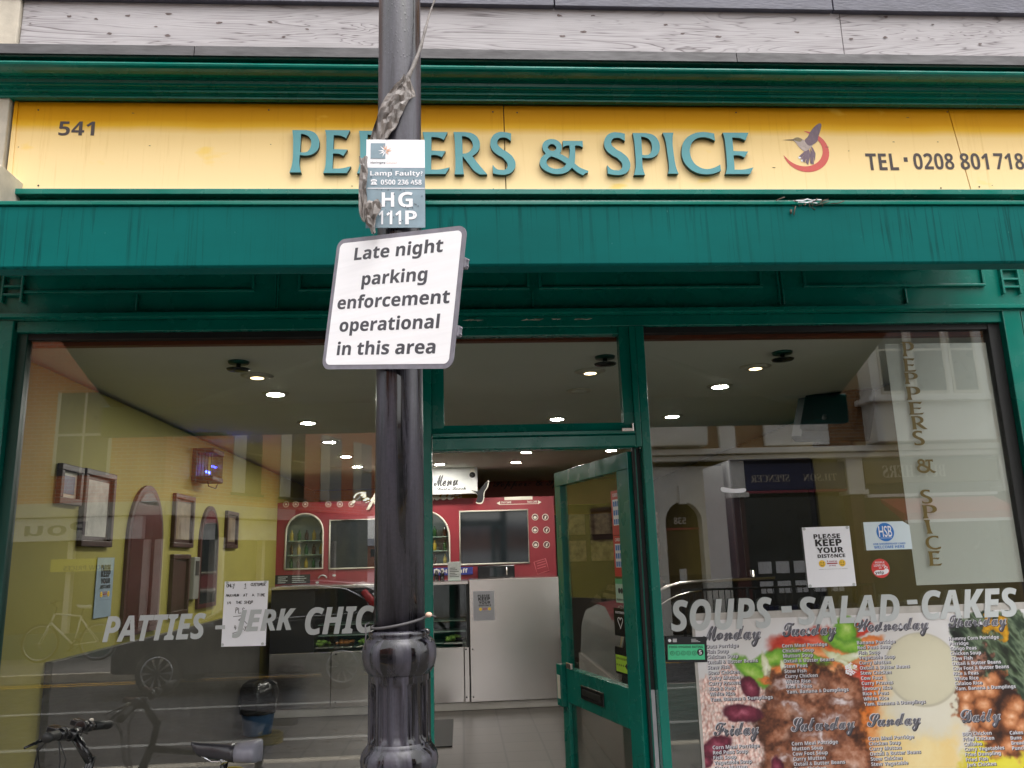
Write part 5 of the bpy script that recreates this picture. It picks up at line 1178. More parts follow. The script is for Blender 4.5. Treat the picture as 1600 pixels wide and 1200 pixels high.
# the screen is built as strips round its openings so one sees through or into the panes
rz1 = zw(790, 777); rz0 = .9; rx0 = xw(418); rx1 = xw(868)
ops = [(xw(446), xw(505), zw(470, 889), zw(470, 803), True), (xw(515), xw(588), zw(550, 888), zw(550, 812), False), (xw(622), xw(703), zw(690, 882), zw(690, 798), True), (xw(719), xw(826), zw(770, 881), zw(770, 798), False)]
b_ = MB(); x_ = rx0
for (a, c, z0_, z1_, ar) in ops:
    b_.box(x_, a, YW, YW + .03, rz0, rz1); b_.box(a, c, YW, YW + .03, rz0, z0_); b_.box(a, c, YW, YW + .03, z1_, rz1); x_ = c
b_.box(x_, rx1, YW, YW + .03, rz0, rz1); b_.build("panel", M_redmural, rp)
FW = frame_front(YW)
for (a, c, z0_, z1_, ar) in ops:
    fr_ = MB(); w_ = .022
    if ar:
        r_ = (c - a) / 2 * .98; zc_ = z1_ - r_; pts = [(a, z0_)] + [((a + c) / 2 - r_ * math.cos(math.pi * k / 20), zc_ + r_ * math.sin(math.pi * k / 20)) for k in range(21)] + [(c, z0_)]
        fill = [pts[0]] + pts[1:-1] + [pts[-1]]
        crn = MB()
        crn.poly([(a, zc_)] + pts[1:12] + [(a, z1_)], FW, -.001, 0.0006); crn.poly([(c, z1_)] + pts[11:22] + [(c, zc_)], FW, -.001, .0006); crn.build("panel_corner", M_redmural, rp)
    else:
        pts = [(a, z0_), (a, z1_), (c, z1_), (c, z0_)]
    loop = [FP(FW, u, v, .006) for u, v in pts + [pts[0]]]
    fr_.tube(loop, .011, 6); wf = fr_.build("window_frame", M_cream, rp)
    MB().add([(x_, y_ + (.0 if z_ == z0_ else -.006), z_) for x_ in (a, c) for y_ in (YW + .014, YW + .02) for z_ in (z0_, z1_)], [(0, 1, 3, 2), (4, 6, 7, 5), (0, 4, 5, 1), (2, 3, 7, 6), (0, 2, 6, 4), (1, 5, 7, 3)]).build("pane", M_mirror if not ar and a > 0 else M_glass2 if ar else M_darkglass, wf)
for i, (px, py) in enumerate(((836, 808), (852, 808), (836, 828), (854, 828), (837, 851), (854, 851))):
    b_ = MB(); c = at(px, py, YW); b_.ring((c.x, YW - .002, c.z), .034, .0045, 'Y', 24, 5)
    if i % 2: b_.poly([(c.x - .012, c.z - .02), (c.x + .004, c.z - .02), (c.x + .016, c.z + .018), (c.x - .004, c.z + .012)], FW, .002)
    else: b_.poly([(c.x - .02, c.z - .008), (c.x - .012, c.z - .018), (c.x + .012, c.z - .018), (c.x + .02, c.z - .008), (c.x + .012, c.z + .012), (c.x - .012, c.z + .012)], FW, .002)
    ic = b_.build("icon", M_cream, rp); MB().disc((c.x, c.z), .03, FW, .0012, None, 18).build("icon_ground", M_icond, ic)
for px in (447, 462, 477, 513, 531, 549):
    b_ = MB(); c = at(px, 788, YW); b_.ring((c.x, YW - .002, c.z), .03, .004, 'Y', 24, 5); b_.poly([(c.x - .016, c.z - .01), (c.x + .016, c.z - .01), (c.x + .008, c.z + .012), (c.x - .008, c.z + .012)], FW, .002); b_.build("icon", M_cream, rp)
b_ = MB()
# stay safe arrow
u0, u1, zz = xw(776, 785), xw(846, 785), zw(810, 785)
b_.fbox(FW, u0 + .04, u1 - .04, zz - .022, zz - .017, .0005, .0015); b_.poly([(u0, zz - .003), (u0 + .04, zz + .018), (u0 + .04, zz - .026)], FW, .0015); b_.poly([(u1, zz - .003), (u1 - .04, zz - .026), (u1 - .04, zz + .018)], FW, .0015)
b_.text(B("STAY SAFE"), FW, u0 + .05, u0 + .17, zz - .008, zz + .015, .0015); b_.text(B("TAKE CARE"), FW, u1 - .17, u1 - .05, zz - .008, zz + .015, .0015)
b_.fbox(FW, xw(788, 779), xw(832, 779), zw(810, 781), zw(810, 776), .0005, .001)
b_.build("safety_arrow", M_cream, rp); b_ = MB(); b_.text(SR("Spice"), FW, xw(655, 775), xw(722, 775), zw(690, 790), zw(690, 762), .03, .03); b_.build("script", M_cream, rp); b_ = MB()
b_.text(SR("Peppers"), FW, xw(550, 778), xw(640, 778), zw(600, 796), zw(600, 768), .03, .03)
b_.build("script", M_cream, rp)
kb2 = 0
for (a, c, z0_, z1_, ar) in (ops[0], ops[2]):
    t = thing("drinks_shelf", "glass shelves of drink bottles behind the %s arch of the red screen" % ("left" if kb2 == 0 else "right"), "shelf", ((a + c) / 2, YW + .2, z0_))
    for k in range(3): MB().box(a - .1, c + .1, YW + .06, YW + .26, z0_ + .16 * k - .01, z0_ + .16 * k).build("shelf", M_shelf, t)
    MB().box(a - .1, c + .1, YW + .27, YW + .29, z0_ - .05, z1_ + .1).build("back_panel", pm("fridge_back", S(150, 160, 158), .5, var=.1), t)
    for k in range(3):
        for j in range(5):
            x_ = a + (c - a) * (.1 + .2 * j); zz = z0_ + .16 * k
            bt = thing("drink_bottle", "small drink bottle in a row on a shelf behind the red screen", "bottle", (x_, YW + .13, zz), "drink bottles on the shelves")
            MB().lathe(x_, YW + .13, [(.022, zz), (.023, zz + .075), (.009, zz + .1), (.009, zz + .12)], 10).build("bottle", BOTC[(j + k + kb2) % 3], bt)
    kb2 += 1
# tilted stamp outline, black price board and a telephone drawing on the red screen
b_ = MB(); c = at(846, 885, YW)
for sgn in range(4):
    a0 = R(15 + 90 * sgn); a1 = R(15 + 90 * (sgn + 1)); q0 = Vector((c.x + .1 * math.cos(a0 + .78), c.z + .1 * math.sin(a0 + .78))); q1 = Vector((c.x + .1 * math.cos(a1 + .78), c.z + .1 * math.sin(a1 + .78)))
    b_.tube([FP(FW, q0.x, q0.y, .001), FP(FW, q1.x, q1.y, .001)], .003, 5)
for k in range(3): b_.poly([(c.x - .05, c.z - .02 + .03 * k - .008), (c.x + .05, c.z - .02 + .03 * k + .018), (c.x + .05, c.z - .014 + .03 * k + .018), (c.x - .05, c.z - .014 + .03 * k - .008)], FW, .001)
b_.build("stamp_outline", pm("pale_red_print", S(206, 110, 116), .5), rp)
MB().fbox(FW, xw(431), xw(486), zw(460, 912), zw(460, 898), .001, .006).build("price_board", M_ink, rp)
b_ = MB()
for k in range(4): b_.fbox(FW, xw(436), xw(448 + 3 * (k % 2)), zw(460, 910.5 - 3 * k), zw(460, 909.5 - 3 * k), .0062, .0066).fbox(FW, xw(458), xw(480 - 3 * (k % 2)), zw(460, 910.5 - 3 * k), zw(460, 909.5 - 3 * k), .0062, .0066)
b_.ring((xw(505), YW - .002, zw(505, 906)), .05, .007, 'Y', 20, 6, R(20), R(160)); b_.disc((xw(497), zw(497, 910)), .02, FW, .002, None, 14, .6).disc((xw(523), zw(523, 899)), .02, FW, .002, None, 14, .6)
b_.build("grey_print", M_vinyl, rp)
# menu board hung above the screen, with the bird cut-out
t = thing("menu_board", "white hanging menu board with black script above the red screen", "board", (xw(650, 750), 5.7, 2.3))
YB = 5.7; FB = frame_front(YB)
MB().box(ax(590, 755, YB), ax(746, 755, YB), YB, YB + .06, az(700, 772, YB), 2.68).build("board", pm("white_board", S(206, 208, 206), .5), t)
b_ = MB(); b_.text(SR("Menu"), FB, ax(678, 755, YB), ax(716, 755, YB), az(700, 760, YB), az(700, 742, YB), .001, .02); b_.text(SR("Daily Lunch"), FB, ax(683, 765, YB), ax(728, 765, YB), az(700, 768, YB), az(700, 761, YB), .001, .02); b_.build("lettering", M_ink, t)
t = thing("bird_cutout", "dark hummingbird cut-out with a pale edge beside the white menu board", "ornament", tuple(at(750, 785, 5.66)))
FBd = frame_front(5.66); c = at(749, 770, 5.66)
bird = [(-.09, .03), (-.03, .02), (.0, .03), (.04, .08), (.1, .13), (.085, .06), (.05, .0), (.045, -.06), (.02, -.11), (-.04, -.1), (-.02, -.04), (-.04, .0)]
MB().poly([(c.x + x * 1.12 + .003, c.z + z * 1.12 - .001) for x, z in smooth(bird, 4)], FBd, -.004, 0.0).build("edge", M_cream, t)
MB().poly([(c.x + x, c.z + z) for x, z in smooth(bird, 4)], FBd, .0005, .003).build("bird", M_ink, t)
t = thing("security_camera", "small dark dome camera on the corner of the menu board", "camera", tuple(at(738, 745, 5.66)))
c = at(738, 742, 5.64); MB().sphere(tuple(c), .035, (1, 1, 1), 14, 8).build("dome", M_blackgloss, t); MB().box(c.x - .025, c.x + .025, 5.63, 5.7, c.z + .02, c.z + .07).build("mount", M_cream, t, .004)
t = thing("back_sign", "dull red sign with dark script on the kitchen wall at the back", "sign", (1.1, 7.6, 2.2))
YK = 7.6; FK2 = frame_front(YK); MB().box(ax(757, 760, YK), ax(1010, 760, YK), YK, YK + .03, az(820, 790, YK), az(820, 747, YK)).build("board", pm("dull_red_board", S(150, 74, 58), .6, var=.12), t)
b_ = MB(); b_.text(SR("Peppers & Spice"), FK2, ax(770, 755, YK), ax(895, 755, YK), az(820, 764, YK), az(820, 749, YK), .002, .01); b_.build("lettering", pm("dark_script", S(70, 34, 32), .5), t)
MB().box(-2.1, 2.75, 7.62, 7.7, .12, 2.2).build("kitchen_partition", pm("kitchen_wall", S(58, 42, 36), .7, var=.15), bld)
# blue strip and small things on the counter
t = thing("staff_banner", "blue strip with white words thanking health staff low on the red screen", "banner", (xw(690), YW - .02, zw(690, 892)))
MB().box(xw(640), xw(738), YW - .02, YW - .016, zw(690, 899), zw(690, 887)).build("strip", pm("banner_blue", S(44, 50, 120), .5), t)
b_ = MB(); b_.text(B("to all NHS staff"), frame_front(YW - .0205), xw(655), xw(730), zw(690, 896), zw(690, 889), .001); b_.build("lettering", M_cream, t)
for k, (px, lab) in enumerate(((682, "left one of two dark sauce bottles on the counter by the doorway"), (691, "right one of two dark sauce bottles on the counter by the doorway"))):
    p = at(px, 905, YC + .25); t = thing("sauce_bottle", lab, "bottle", (p.x, p.y, ctop), "sauce bottles on the counter")
    MB().lathe(p.x, p.y, [(.024, ctop - .009), (.025, ctop + .06), (.022, ctop + .075), (.011, ctop + .09), (.011, ctop + .10)], 16).build("bottle", M_blackgloss, t)
    MB().lathe(p.x, p.y, [(.014, ctop + .1005), (.014, ctop + .118), (.01, ctop + .12)], 14).build("cap", M_cream, t)
p = at(710, 898, YC + .2); t = thing("card_stand", "clear upright stand with a printed card on the counter", "stand", (p.x, p.y, ctop))
MB().box(p.x - .07, p.x + .07, p.y, p.y + .004, ctop - .008, ctop + .19).build("card", pm("printed_card", S(176, 178, 176), .4, var=.12, scale=30), t, .002)
MB().box(p.x - .06, p.x + .06, p.y - .04, p.y + .06, ctop - .009, ctop - .003).build("foot", M_shelf, t)
b_ = MB(); [b_.fbox(frame_front(p.y), p.x - .05, p.x + .05 - .02 * (k % 3), ctop + .03 + .018 * k, ctop + .036 + .018 * k, .0005, .001) for k in range(6)]; b_.build("print", M_ink, t)
p = at(778, 903, YC + .4); t = thing("microwave", "black microwave oven standing on the steel counter below the big window of the red screen", "microwave", (p.x, p.y, ctop))
MB().box(p.x - .22, p.x + .19, p.y, p.y + .28, ctop, ctop + .135).build("case", M_blackgloss, t, .006)
MB().box(p.x - .09, p.x + .07, p.y - .004, p.y + .0, ctop + .02, ctop + .115).build("door_window", M_darkglass, t)
MB().tube([(p.x + .1, p.y - .02, ctop + .03), (p.x + .1, p.y - .02, ctop + .11)], .006, 8).build("handle", M_steel, t)
t, fr, W_, H_ = sheet("distance_notice", "greyed keep your distance notice taped to the steel counter front", "notice", 740, 923, 772, 970, pm("greyed_paper", S(150, 150, 156), .6), Y=YC - .004, group=GN)
distance_print(t, fr, W_, H_)
mt_ = tag(MB().box(*sorted((onz(668, 1130, .12).x, onz(708, 1140, .12).x)), onz(690, 1168, .12).y, onz(690, 1126, .12).y, .121, .131).build("door_mat", M_black, None, .003), "black rubber mat on the shop floor by the counter", "mat")
p = onz(402, 1148, .12); t = thing("waste_bin", "blue waste bin with a black bag over its rim beside the counter", "bin", tuple(p))
MB().lathe(p.x, p.y, [(.12, .125), (.125, .13), (.155, .36), (.157, .365)], 24).build("bin", pm("blue_plastic", S(62, 98, 138), .4, var=.15), t)
b_ = MB(); b_.lathe(p.x, p.y, [(.160, .31), (.166, .36), (.175, .42), (.17, .5), (.15, .56), (.09, .6), (.02, .61)], 30, lambda th, z: 1 + .05 * math.sin(7 * th + 11 * z) + .03 * math.sin(13 * th)); b_.build("bag", M_blackgloss, t)
# left wall: pictures, arched mirrors, notice
def wallbox(b, y0, y1, z0, z1, d0, d1): return b.box(-2.1 + d0, -2.1 + d1, y0, y1, z0, z1)
def picture(lab, y0, y1, z0, z1, inner, group="framed pictures on the left wall"):
    t = thing("picture_frame", lab, "picture", (-2.1, (y0 + y1) / 2, z0), group)
    b = MB(); f_ = .034; wallbox(b, y0, y1, z0, z0 + f_, .001, .03); wallbox(b, y0, y1, z1 - f_, z1, .001, .03); wallbox(b, y0, y0 + f_, z0 + f_, z1 - f_, .001, .03); wallbox(b, y1 - f_, y1, z0 + f_, z1 - f_, .001, .03); b.build("frame", M_dwood, t, .004)
    wallbox(MB(), y0 + f_, y1 - f_, z0 + f_, z1 - f_, .001, .008).build("mount", M_dwood if inner is not M_picblue else M_cream, t)
    wallbox(MB(), y0 + f_ * 1.9, y1 - f_ * 1.9, z0 + f_ * 1.7, z1 - f_ * 1.7, .0085, .012).build("print", inner, t)
    return t
M_picblue = tex_mat("blue_picture", [(.3, S(60, 84, 120)), (.7, S(120, 140, 160))], 6)
M_picgrey = tex_mat("grey_picture", [(.3, S(140, 138, 130)), (.7, S(190, 186, 176))], 9)
M_picbrown = tex_mat("brown_picture", [(.3, S(96, 80, 60)), (.7, S(150, 136, 110))], 9)
picture("small blue picture in a pale frame, nearest the front window on the left wall", .72, .97, 1.99, 2.20, M_picblue)
picture("dark framed picture with a grey upright print on the left wall", 1.0, 1.40, 1.775, 2.205, M_picgrey)
picture("dark framed brown print beside the first arched mirror", 2.44, 2.88, 1.79, 2.18, M_picbrown)
picture("dark framed picture hung low under the brown print", 2.46, 2.84, 1.3, 1.74, M_dwood)
picture("dark framed picture farthest in on the left wall, past the second arch", 3.78, 4.15, 1.80, 2.13, M_picbrown)
for (y0, y1, z0, z1, lab, mm) in ((1.65, 2.25, 1.235, 2.19, "arched dark red framed mirror, the nearer of two on the left wall", M_mirror), (3.08, 3.57, 1.32, 2.14, "arched dark mirror, the farther of two on the left wall", M_darkglass)):
    t = thing("arched_mirror", lab, "mirror", (-2.1, (y0 + y1) / 2, z0), "arched mirrors on the left wall")
    fr_ = frame_right(-2.1); r_ = (y1 - y0) / 2
    arc = lambda q: [(-(y0 + q), z0 + q), (-(y1 - q), z0 + q)] + [(-((y0 + y1) / 2 + (r_ - q) * math.cos(math.pi * k / 18)), z1 - r_ * 1.25 + (r_ * 1.25 - q) * math.sin(math.pi * k / 18)) for k in range(19)]
    MB().poly(arc(0), fr_, .001, .022).build("frame", pm("dark_red_frame", S(66, 30, 30), .4, var=.2), t)
    MB().poly(arc(.035), fr_, .0225, .024).build("mirror", pm("dim_red_mirror", S(70, 34, 34), .25, var=.2) if mm is M_mirror else mm, t)
    MB().poly([(u, v) for u, v in arc(.05) if v > z1 - .14] , fr_, .0245, .025).build("top_shine", M_mirror, t)  # brighter piece shaped as the shine at the top of the arch
t = thing("distance_notice", "pale blue keep your distance notice on the left wall under the pictures", "notice", (-2.09, 1.4, 1.37), GN)
fr = (Vector((-2.095, 1.385, 1.545)), Vector((0, 1, 0)), Vector((0, 0, 1)), Vector((1, 0, 0)))
MB().fbox(fr, -.115, .115, -.17, .17, 0, .002).build("sheet", pm("pale_blue_paper", S(140, 160, 176), .6), t)
frd = (fr[0] + Vector((.003, 0, 0)), fr[1], fr[2], fr[3]); distance_print(t, frd, .23, .34)
t = thing("intercom", "grey wall telephone between the low picture and the second arched mirror", "intercom", (-2.08, 2.96, 1.4))
wallbox(MB(), 2.90, 3.03, 1.4, 1.72, .001, .04).build("case", pm("grey_plastic", S(132, 132, 126), .5), t, .006)
wallbox(MB(), 2.925, 3.0, 1.58, 1.69, .0405, .044).build("panel", M_ink, t)
t = thing("insect_killer", "black insect killer glowing blue, mounted high on the left wall", "insect killer", (-2.0, 3.3, 2.2))
p0 = onx(338, 728, -1.95); y0_, z0_ = p0.y, p0.z
b_ = MB().box(-2.098, -2.06, y0_ - .14, y0_ + .14, z0_ - .13, z0_ + .13); 
for zz in (-.13, .09): b_.box(-2.06, -1.93, y0_ - .14, y0_ + .14, z0_ + zz, z0_ + zz + .04)
b_.build("housing", M_black, t, .008)
b_ = MB()
for k in range(9): b_.tube([(-1.94, y0_ - .128 + .032 * k, z0_ - .1), (-1.94, y0_ - .128 + .032 * k, z0_ + .1)], .0035, 6)
for k in range(5): b_.tube([(-2.05 + .025 * k, y0_ - .135, z0_ - .1), (-2.05 + .025 * k, y0_ - .135, z0_ + .1)], .0035, 6)
b_.build("grille", M_black, t)
b_ = MB()
for dy in (-.07, .08): b_.tube([(-1.99, y0_ + dy - .05, z0_ - .03 + dy * .4), (-1.99, y0_ + dy + .045, z0_ - .03 + dy * .4)], .009, 8)
b_.build("lamp_tube", emit("ultraviolet_tube", (.03, .05, 1, 1), 9.0), t)
b_ = MB(); pts = [(-1.97, y0_ - .13, z0_ - .13), (-1.97, y0_ - .11, z0_ - .17), (-1.97, y0_ + .08, z0_ - .175), (-1.97, y0_ + .13, z0_ - .13)]; b_.tube(pts, .004, 6); b_.build("hanger", M_black, t)
# ceiling lights
M_lit = emit("lit_diffuser", (1.0, .96, .88, 1), 190.0)
M_warm = emit("warm_bulb", (1.0, .75, .4, 1), 3.0)
CZI = 2.68
def light_label(k, row): return k
def downlight(x, y, lab, lit=True, group="round downlights in the shop ceiling"):
    t = thing("downlight", lab, "ceiling light", (x, y, CZI), group)
    MB().lathe(x, y, [(.052, CZI - .008), (.076, CZI - .006), (.082, CZI - .0005), (.06, CZI - .0004)], 28).build("trim", M_cream, t)
    MB().lathe(x, y, [(.05, CZI - .0085), (.05, CZI - .007)], 28).build("diffuser", M_lit if lit else M_ceil, t)
rows = ((-1.13, (1.335, 2.411, 3.419, 4.45, 5.35), "left window"), )
names = ["nearest", "second", "third", "fourth", "farthest"]
for k, y in enumerate((1.335, 2.411, 3.419, 4.45, 5.35)): downlight(-1.13, y, "%s lit round downlight in the row above the left window's side of the shop" % names[k])
downlight(.753, 2.445, "lit round downlight seen through the pane above the door"); downlight(.672, 4.408, "lit downlight at the top of the open doorway, the nearer one"); downlight(.624, 5.25, "lit downlight at the top of the open doorway, the farther one")
downlight(1.538, 4.399, "lit downlight just above the open door's top edge"); downlight(-.223, 5.3, "lit downlight over the white menu board by the post")
downlight(1.672, 1.317, "lit downlight nearest the glass in the right window"); downlight(1.65, 2.425, "lit downlight behind the nearest one in the right window")
downlight(.773, 1.387, "unlit white downlight in the ceiling above the door", False)
for (x, y, lab) in ((-1.12, .84, "dim warm spotlight near the glass of the left window"), (.758, .846, "dim warm spotlight seen through the pane above the door"), (1.71, .79, "dim warm spotlight near the glass of the right window")):
    t = thing("ceiling_spotlight", lab, "ceiling light", (x, y, CZI), "warm spotlights near the shop window")
    MB().lathe(x, y, [(.04, CZI - .014), (.06, CZI - .012), (.09, CZI - .001), (.04, CZI - .0005)], 28).build("trim", M_cream, t)
    MB().lathe(x, y, [(.028, CZI - .0165), (.036, CZI - .0145)], 20).build("bulb", M_warm, t)
for (x, y, lab) in ((-1.134, .508, "dark double disc lamp at the front of the left window"), (.783, .503, "dark double disc lamp above the door"), (1.734, .456, "dark double disc lamp at the front of the right window")):
    t = thing("disc_lamp", lab, "ceiling light", (x, y, CZI), "dark disc lamps at the shop front")
    MB().lathe(x, y, [(.05, CZI - .012), (.055, CZI - .001), (.02, CZI - .0005)], 24).build("base", M_greendk, t)
    MB().lathe(x, y, [(.012, CZI - .035), (.012, CZI - .0125)], 12).build("stem", M_blackgloss, t)
    MB().lathe(x, y, [(.02, CZI - .05), (.055, CZI - .046), (.06, CZI - .04), (.03, CZI - .0352)], 24).build("shade", M_blackgloss, t)
# television on a bracket
M_tv = pm("matt_black_plastic", S(6, 6, 8), .8, var=.1, spec=.1)
t = thing("television", "black television tilted on a wall bracket high in the right window", "television", (2.3, 1.6, 2.0))
YT = 1.6; c = at(1302, 650, YT); Mt = Matrix.Rotation(R(10), 3, 'Y') @ Matrix.Rotation(R(-50), 3, 'Z') @ Matrix.Rotation(R(-12), 3, 'X')
MB().obox(c, (.52, .07, .36), Mt).build("body", M_tv, t, .012)
MB().obox(c + Mt @ Vector((0, -.065, 0)), (.36, .06, .26), Mt).build("back_cover", M_tv, t, .015)
MB().obox(c + Mt @ Vector((-.22, -.036, 0)), (.07, .006, .32), Mt).build("side_band", pm("dull_grey_plastic", S(74, 74, 76), .7), t)
MB().obox(c + Mt @ Vector((0, .036, 0)), (.49, .004, .33), Mt).build("screen", M_darkglass, t)
b_ = MB(); e_ = at(1372, 694, 1.75); b_.tube([c + Mt @ Vector((0, -.1, -.05)), Vector((2.5, c.y + .25, c.z - .16)), Vector((2.74, c.y + .2, c.z - .16))], .022, 8); b_.build("bracket", M_black, t)
t = thing("display_cabinet", "curved glass chilled display cabinet inside the shop, seen through the open door's glass", "cabinet", (1.9, 2.9, .12))
prof2 = [(1.12, .75), (1.13, .9)] + [(1.13 + .55 * (1 - math.cos(R(90) * k / 10)), .9 + .52 * math.sin(R(90) * k / 10)) for k in range(1, 11)] + [(2.3, 1.43)]
MB().poly([(x, z) for x, z in prof2] + [(2.3, .75)], frame_front(2.3), -.03, 0.0).build("end_panel", M_blackgloss, t)
MB().tube([(x - .012, 2.29, z + .012) for x, z in prof2], .014, 8).tube([(x + .05, 2.265, z - .05) for x, z in prof2[1:-1]], .007, 6).build("end_trim", M_steel, t)
b_ = MB()
for i in range(len(prof2) - 1): b_.quad((prof2[i][0], 2.33, prof2[i][1]), (prof2[i + 1][0], 2.33, prof2[i + 1][1]), (prof2[i + 1][0], 4.3, prof2[i + 1][1]), (prof2[i][0], 4.3, prof2[i][1]))
o = b_.build("curved_pane", M_glass2, t, weld=True); m_ = o.modifiers.new("thickness", 'SOLIDIFY'); m_.thickness = .006
MB().box(1.1, 2.3, 2.27, 4.3, .12, .748).build("base", M_steel, t, .006)
MB().tube([(1.35, 2.25, 1.0), (1.35, 2.3, 1.0)], .02, 12).build("knob", M_steel, t)
t = thing("dark_backdrop", "tall dark box added deep in the shop as a dark backdrop behind the right window", "backdrop", (2.3, 3.6, .12))  # added dark box, so the navy reflection falls on something dark
fy = onx(1276, 800, 2.735).y; xa, xb, zt = ax(1146, 800, fy), 2.735, az(1210, 716, fy)
MB().box(xa, xb, fy, fy + .7, .12, zt).build("case", pm("backdrop_dark", S(22, 22, 34), .35), t, .01)
MB().box(xa + .05, xb - .05, fy - .015, fy - .002, .3, zt - .25).build("door", M_darkglass, t, .004)
MB().tube([(xa + .1, fy - .04, 1.0), (xa + .1, fy - .04, 1.5)], .012, 8).build("handle", M_steel, t)
t = thing("wall_menu_pictures", "row of square dish pictures on the wall behind the open door's glass", "pictures", (1.6, 7.57, 1.9))
for r_ in range(2):
    for k in range(6): MB().box(.95 + .42 * k, 1.3 + .42 * k, 7.55, 7.575, 1.92 + .36 * r_ - .36, 2.2 + .36 * r_ - .36).build("picture", tex_mat("dish_picture", [(.3, S(90, 60, 44)), (.7, S(176, 150, 120))], 9 + k), t)

# ------------------------------------------------------------------ the street opposite (behind the camera; seen mirrored in the panes)
YO = -13.0
FO = frame_street(YO)
M_white_ren = pm("white_render", S(234, 232, 226), .7, var=.1, scale=3, bump=.1)
M_opglass = pm("street_window_glass", S(38, 42, 46), .08, var=.25, spec=.7)
M_navy = pm("navy_fascia", S(28, 34, 74), .5, var=.08)
M_olive2 = pm("olive_fascia", S(92, 74, 34), .5, var=.1)
# Victorian white and brick block
vb = thing("victorian_building", "white and brick Victorian block with shopfronts and bays across the street", "building", (8, -16, 0))
MB().box(3.55, 16, -22, YO - .02, 3.75, 10.5).build("wall", M_brick2, vb)
MB().box(3.55, 16, -22, YO - .35, 0, 3.75).build("ground_floor_wall", M_ink, vb)
MB().box(3.4, 16.1, -22.2, YO + .05, 10.5, 11.0).build("parapet", M_white_ren, vb)
b_ = MB()
# arched entrance surround
dx0, dx1, dzt = 4.25, 5.02, 2.25
b_.box(3.55, dx0, YO - .3, YO, 0, 3.4).box(dx1, 5.55, YO - .3, YO, 0, 3.4)
arch = [(-dx1, 3.4), (-dx1, dzt)] + [(-((dx0 + dx1) / 2 + (dx1 - dx0) / 2 * math.cos(math.pi * k / 16)), dzt + .42 * math.sin(math.pi * k / 16)) for k in range(17)] + [(-dx0, 3.4)]
b_.poly(arch, FO, -.3, 0.0); b_.box((dx0 + dx1) / 2 - .07, (dx0 + dx1) / 2 + .07, YO - .1, YO + .06, 2.62, 3.0)
b_.build("entrance_surround", M_white_ren, vb, .01)
dr_ = MB().box(dx0, dx1, YO - .35, YO - .3, 0, 2.1).build("door", pm("brown_door", S(74, 58, 36), .5, var=.15), vb)
MB().box(dx0 + .3, dx0 + .45, YO - .299, YO - .295, 1.0, 1.3).build("notice", M_paper, dr_)
MB().box(dx0, dx1, YO - .3, YO - .26, 2.1, 2.14).build("red_bar", pm("red_bar", S(170, 60, 70), .5), vb)
MB().text(B("538"), frame_street(YO - .29), -4.76, -4.5, 2.22, 2.36, .004).build("house_number", M_white, vb)
MB().box(dx0, dx1, YO - .36, YO - .3, 2.14, 2.7).build("fanlight", M_opglass, vb)
b_ = MB(); b_.box(3.4, 16, YO, YO + .28, 3.62, 3.74).box(3.4, 16, YO, YO + .2, 3.5, 3.6)
for x_ in (5.62, 8.2, 11.6): b_.box(x_, x_ + .36, YO - .3, YO + .1, 2.75, 3.5).box(x_ - .04, x_ + .4, YO - .3, YO + .16, 2.72, 2.82)
b_.build("cornice", M_white_ren, vb, .012)
b_ = MB()
for x_ in (5.66, 8.24, 11.64): b_.box(x_, x_ + .28, YO - .3, YO + .04, 0, 2.72)
b_.build("pilasters", pm("maroon_pilaster", S(84, 46, 42), .5, var=.15), vb)
# upper floor features
b_ = MB(); b_.sweepx([(YO - .3, 3.8), (YO + .42, 3.8), (YO + .5, 4.5), (YO + .42, 6.8), (YO - .3, 7.0)], 3.62, 5.15); b_.box(5.5, 5.85, YO - .1, YO + .12, 3.75, 7.5).box(6.5, 7.9, YO - .1, YO + .1, 3.8, 4.6).box(6.4, 8.0, YO - .1, YO + .18, 4.6, 4.72); b_.build("bay", M_white_ren, vb, .015)
b_ = MB(); b_.box(8.75, 11.35, YO - .1, YO + .5, 3.78, 6.6).box(8.6, 11.5, YO - .1, YO + .62, 4.62, 4.74); b_.poly([(-11.5, 6.6), (-10.05, 7.6), (-8.6, 6.6)], FO, 0, .6); b_.build("bay", M_white_ren, vb, .015)
GW = MB()
for (a, c, z0_, z1_, dpt) in ((3.8, 4.3, 4.7, 6.4, .5), (4.45, 4.95, 4.7, 6.4, .5), (6.6, 7.8, 4.75, 6.8, .02), (9.0, 9.55, 4.85, 6.2, .5), (9.75, 10.4, 4.85, 6.2, .5), (10.6, 11.1, 4.85, 6.2, .5), (12.4, 13.6, 4.75, 6.6, .02)):
    wn = MB(); wn.box(a, c, YO + dpt - .02, YO + dpt + .012, z0_, z1_); wo = wn.build("window", M_opglass, vb)
    f_ = MB(); bead_z = (z0_ + z1_) / 2 + .2
    f_.box(a - .05, c + .05, YO + dpt - .02, YO + dpt + .03, z1_, z1_ + .06).box(a - .05, c + .05, YO + dpt - .02, YO + dpt + .03, z0_ - .06, z0_).box(a - .05, a, YO + dpt - .02, YO + dpt + .03, z0_, z1_).box(c, c + .05, YO + dpt - .02, YO + dpt + .03, z0_, z1_).box(a, c, YO + dpt - .01, YO + dpt + .025, bead_z, bead_z + .05); f_.build("frame", M_cream, wo)
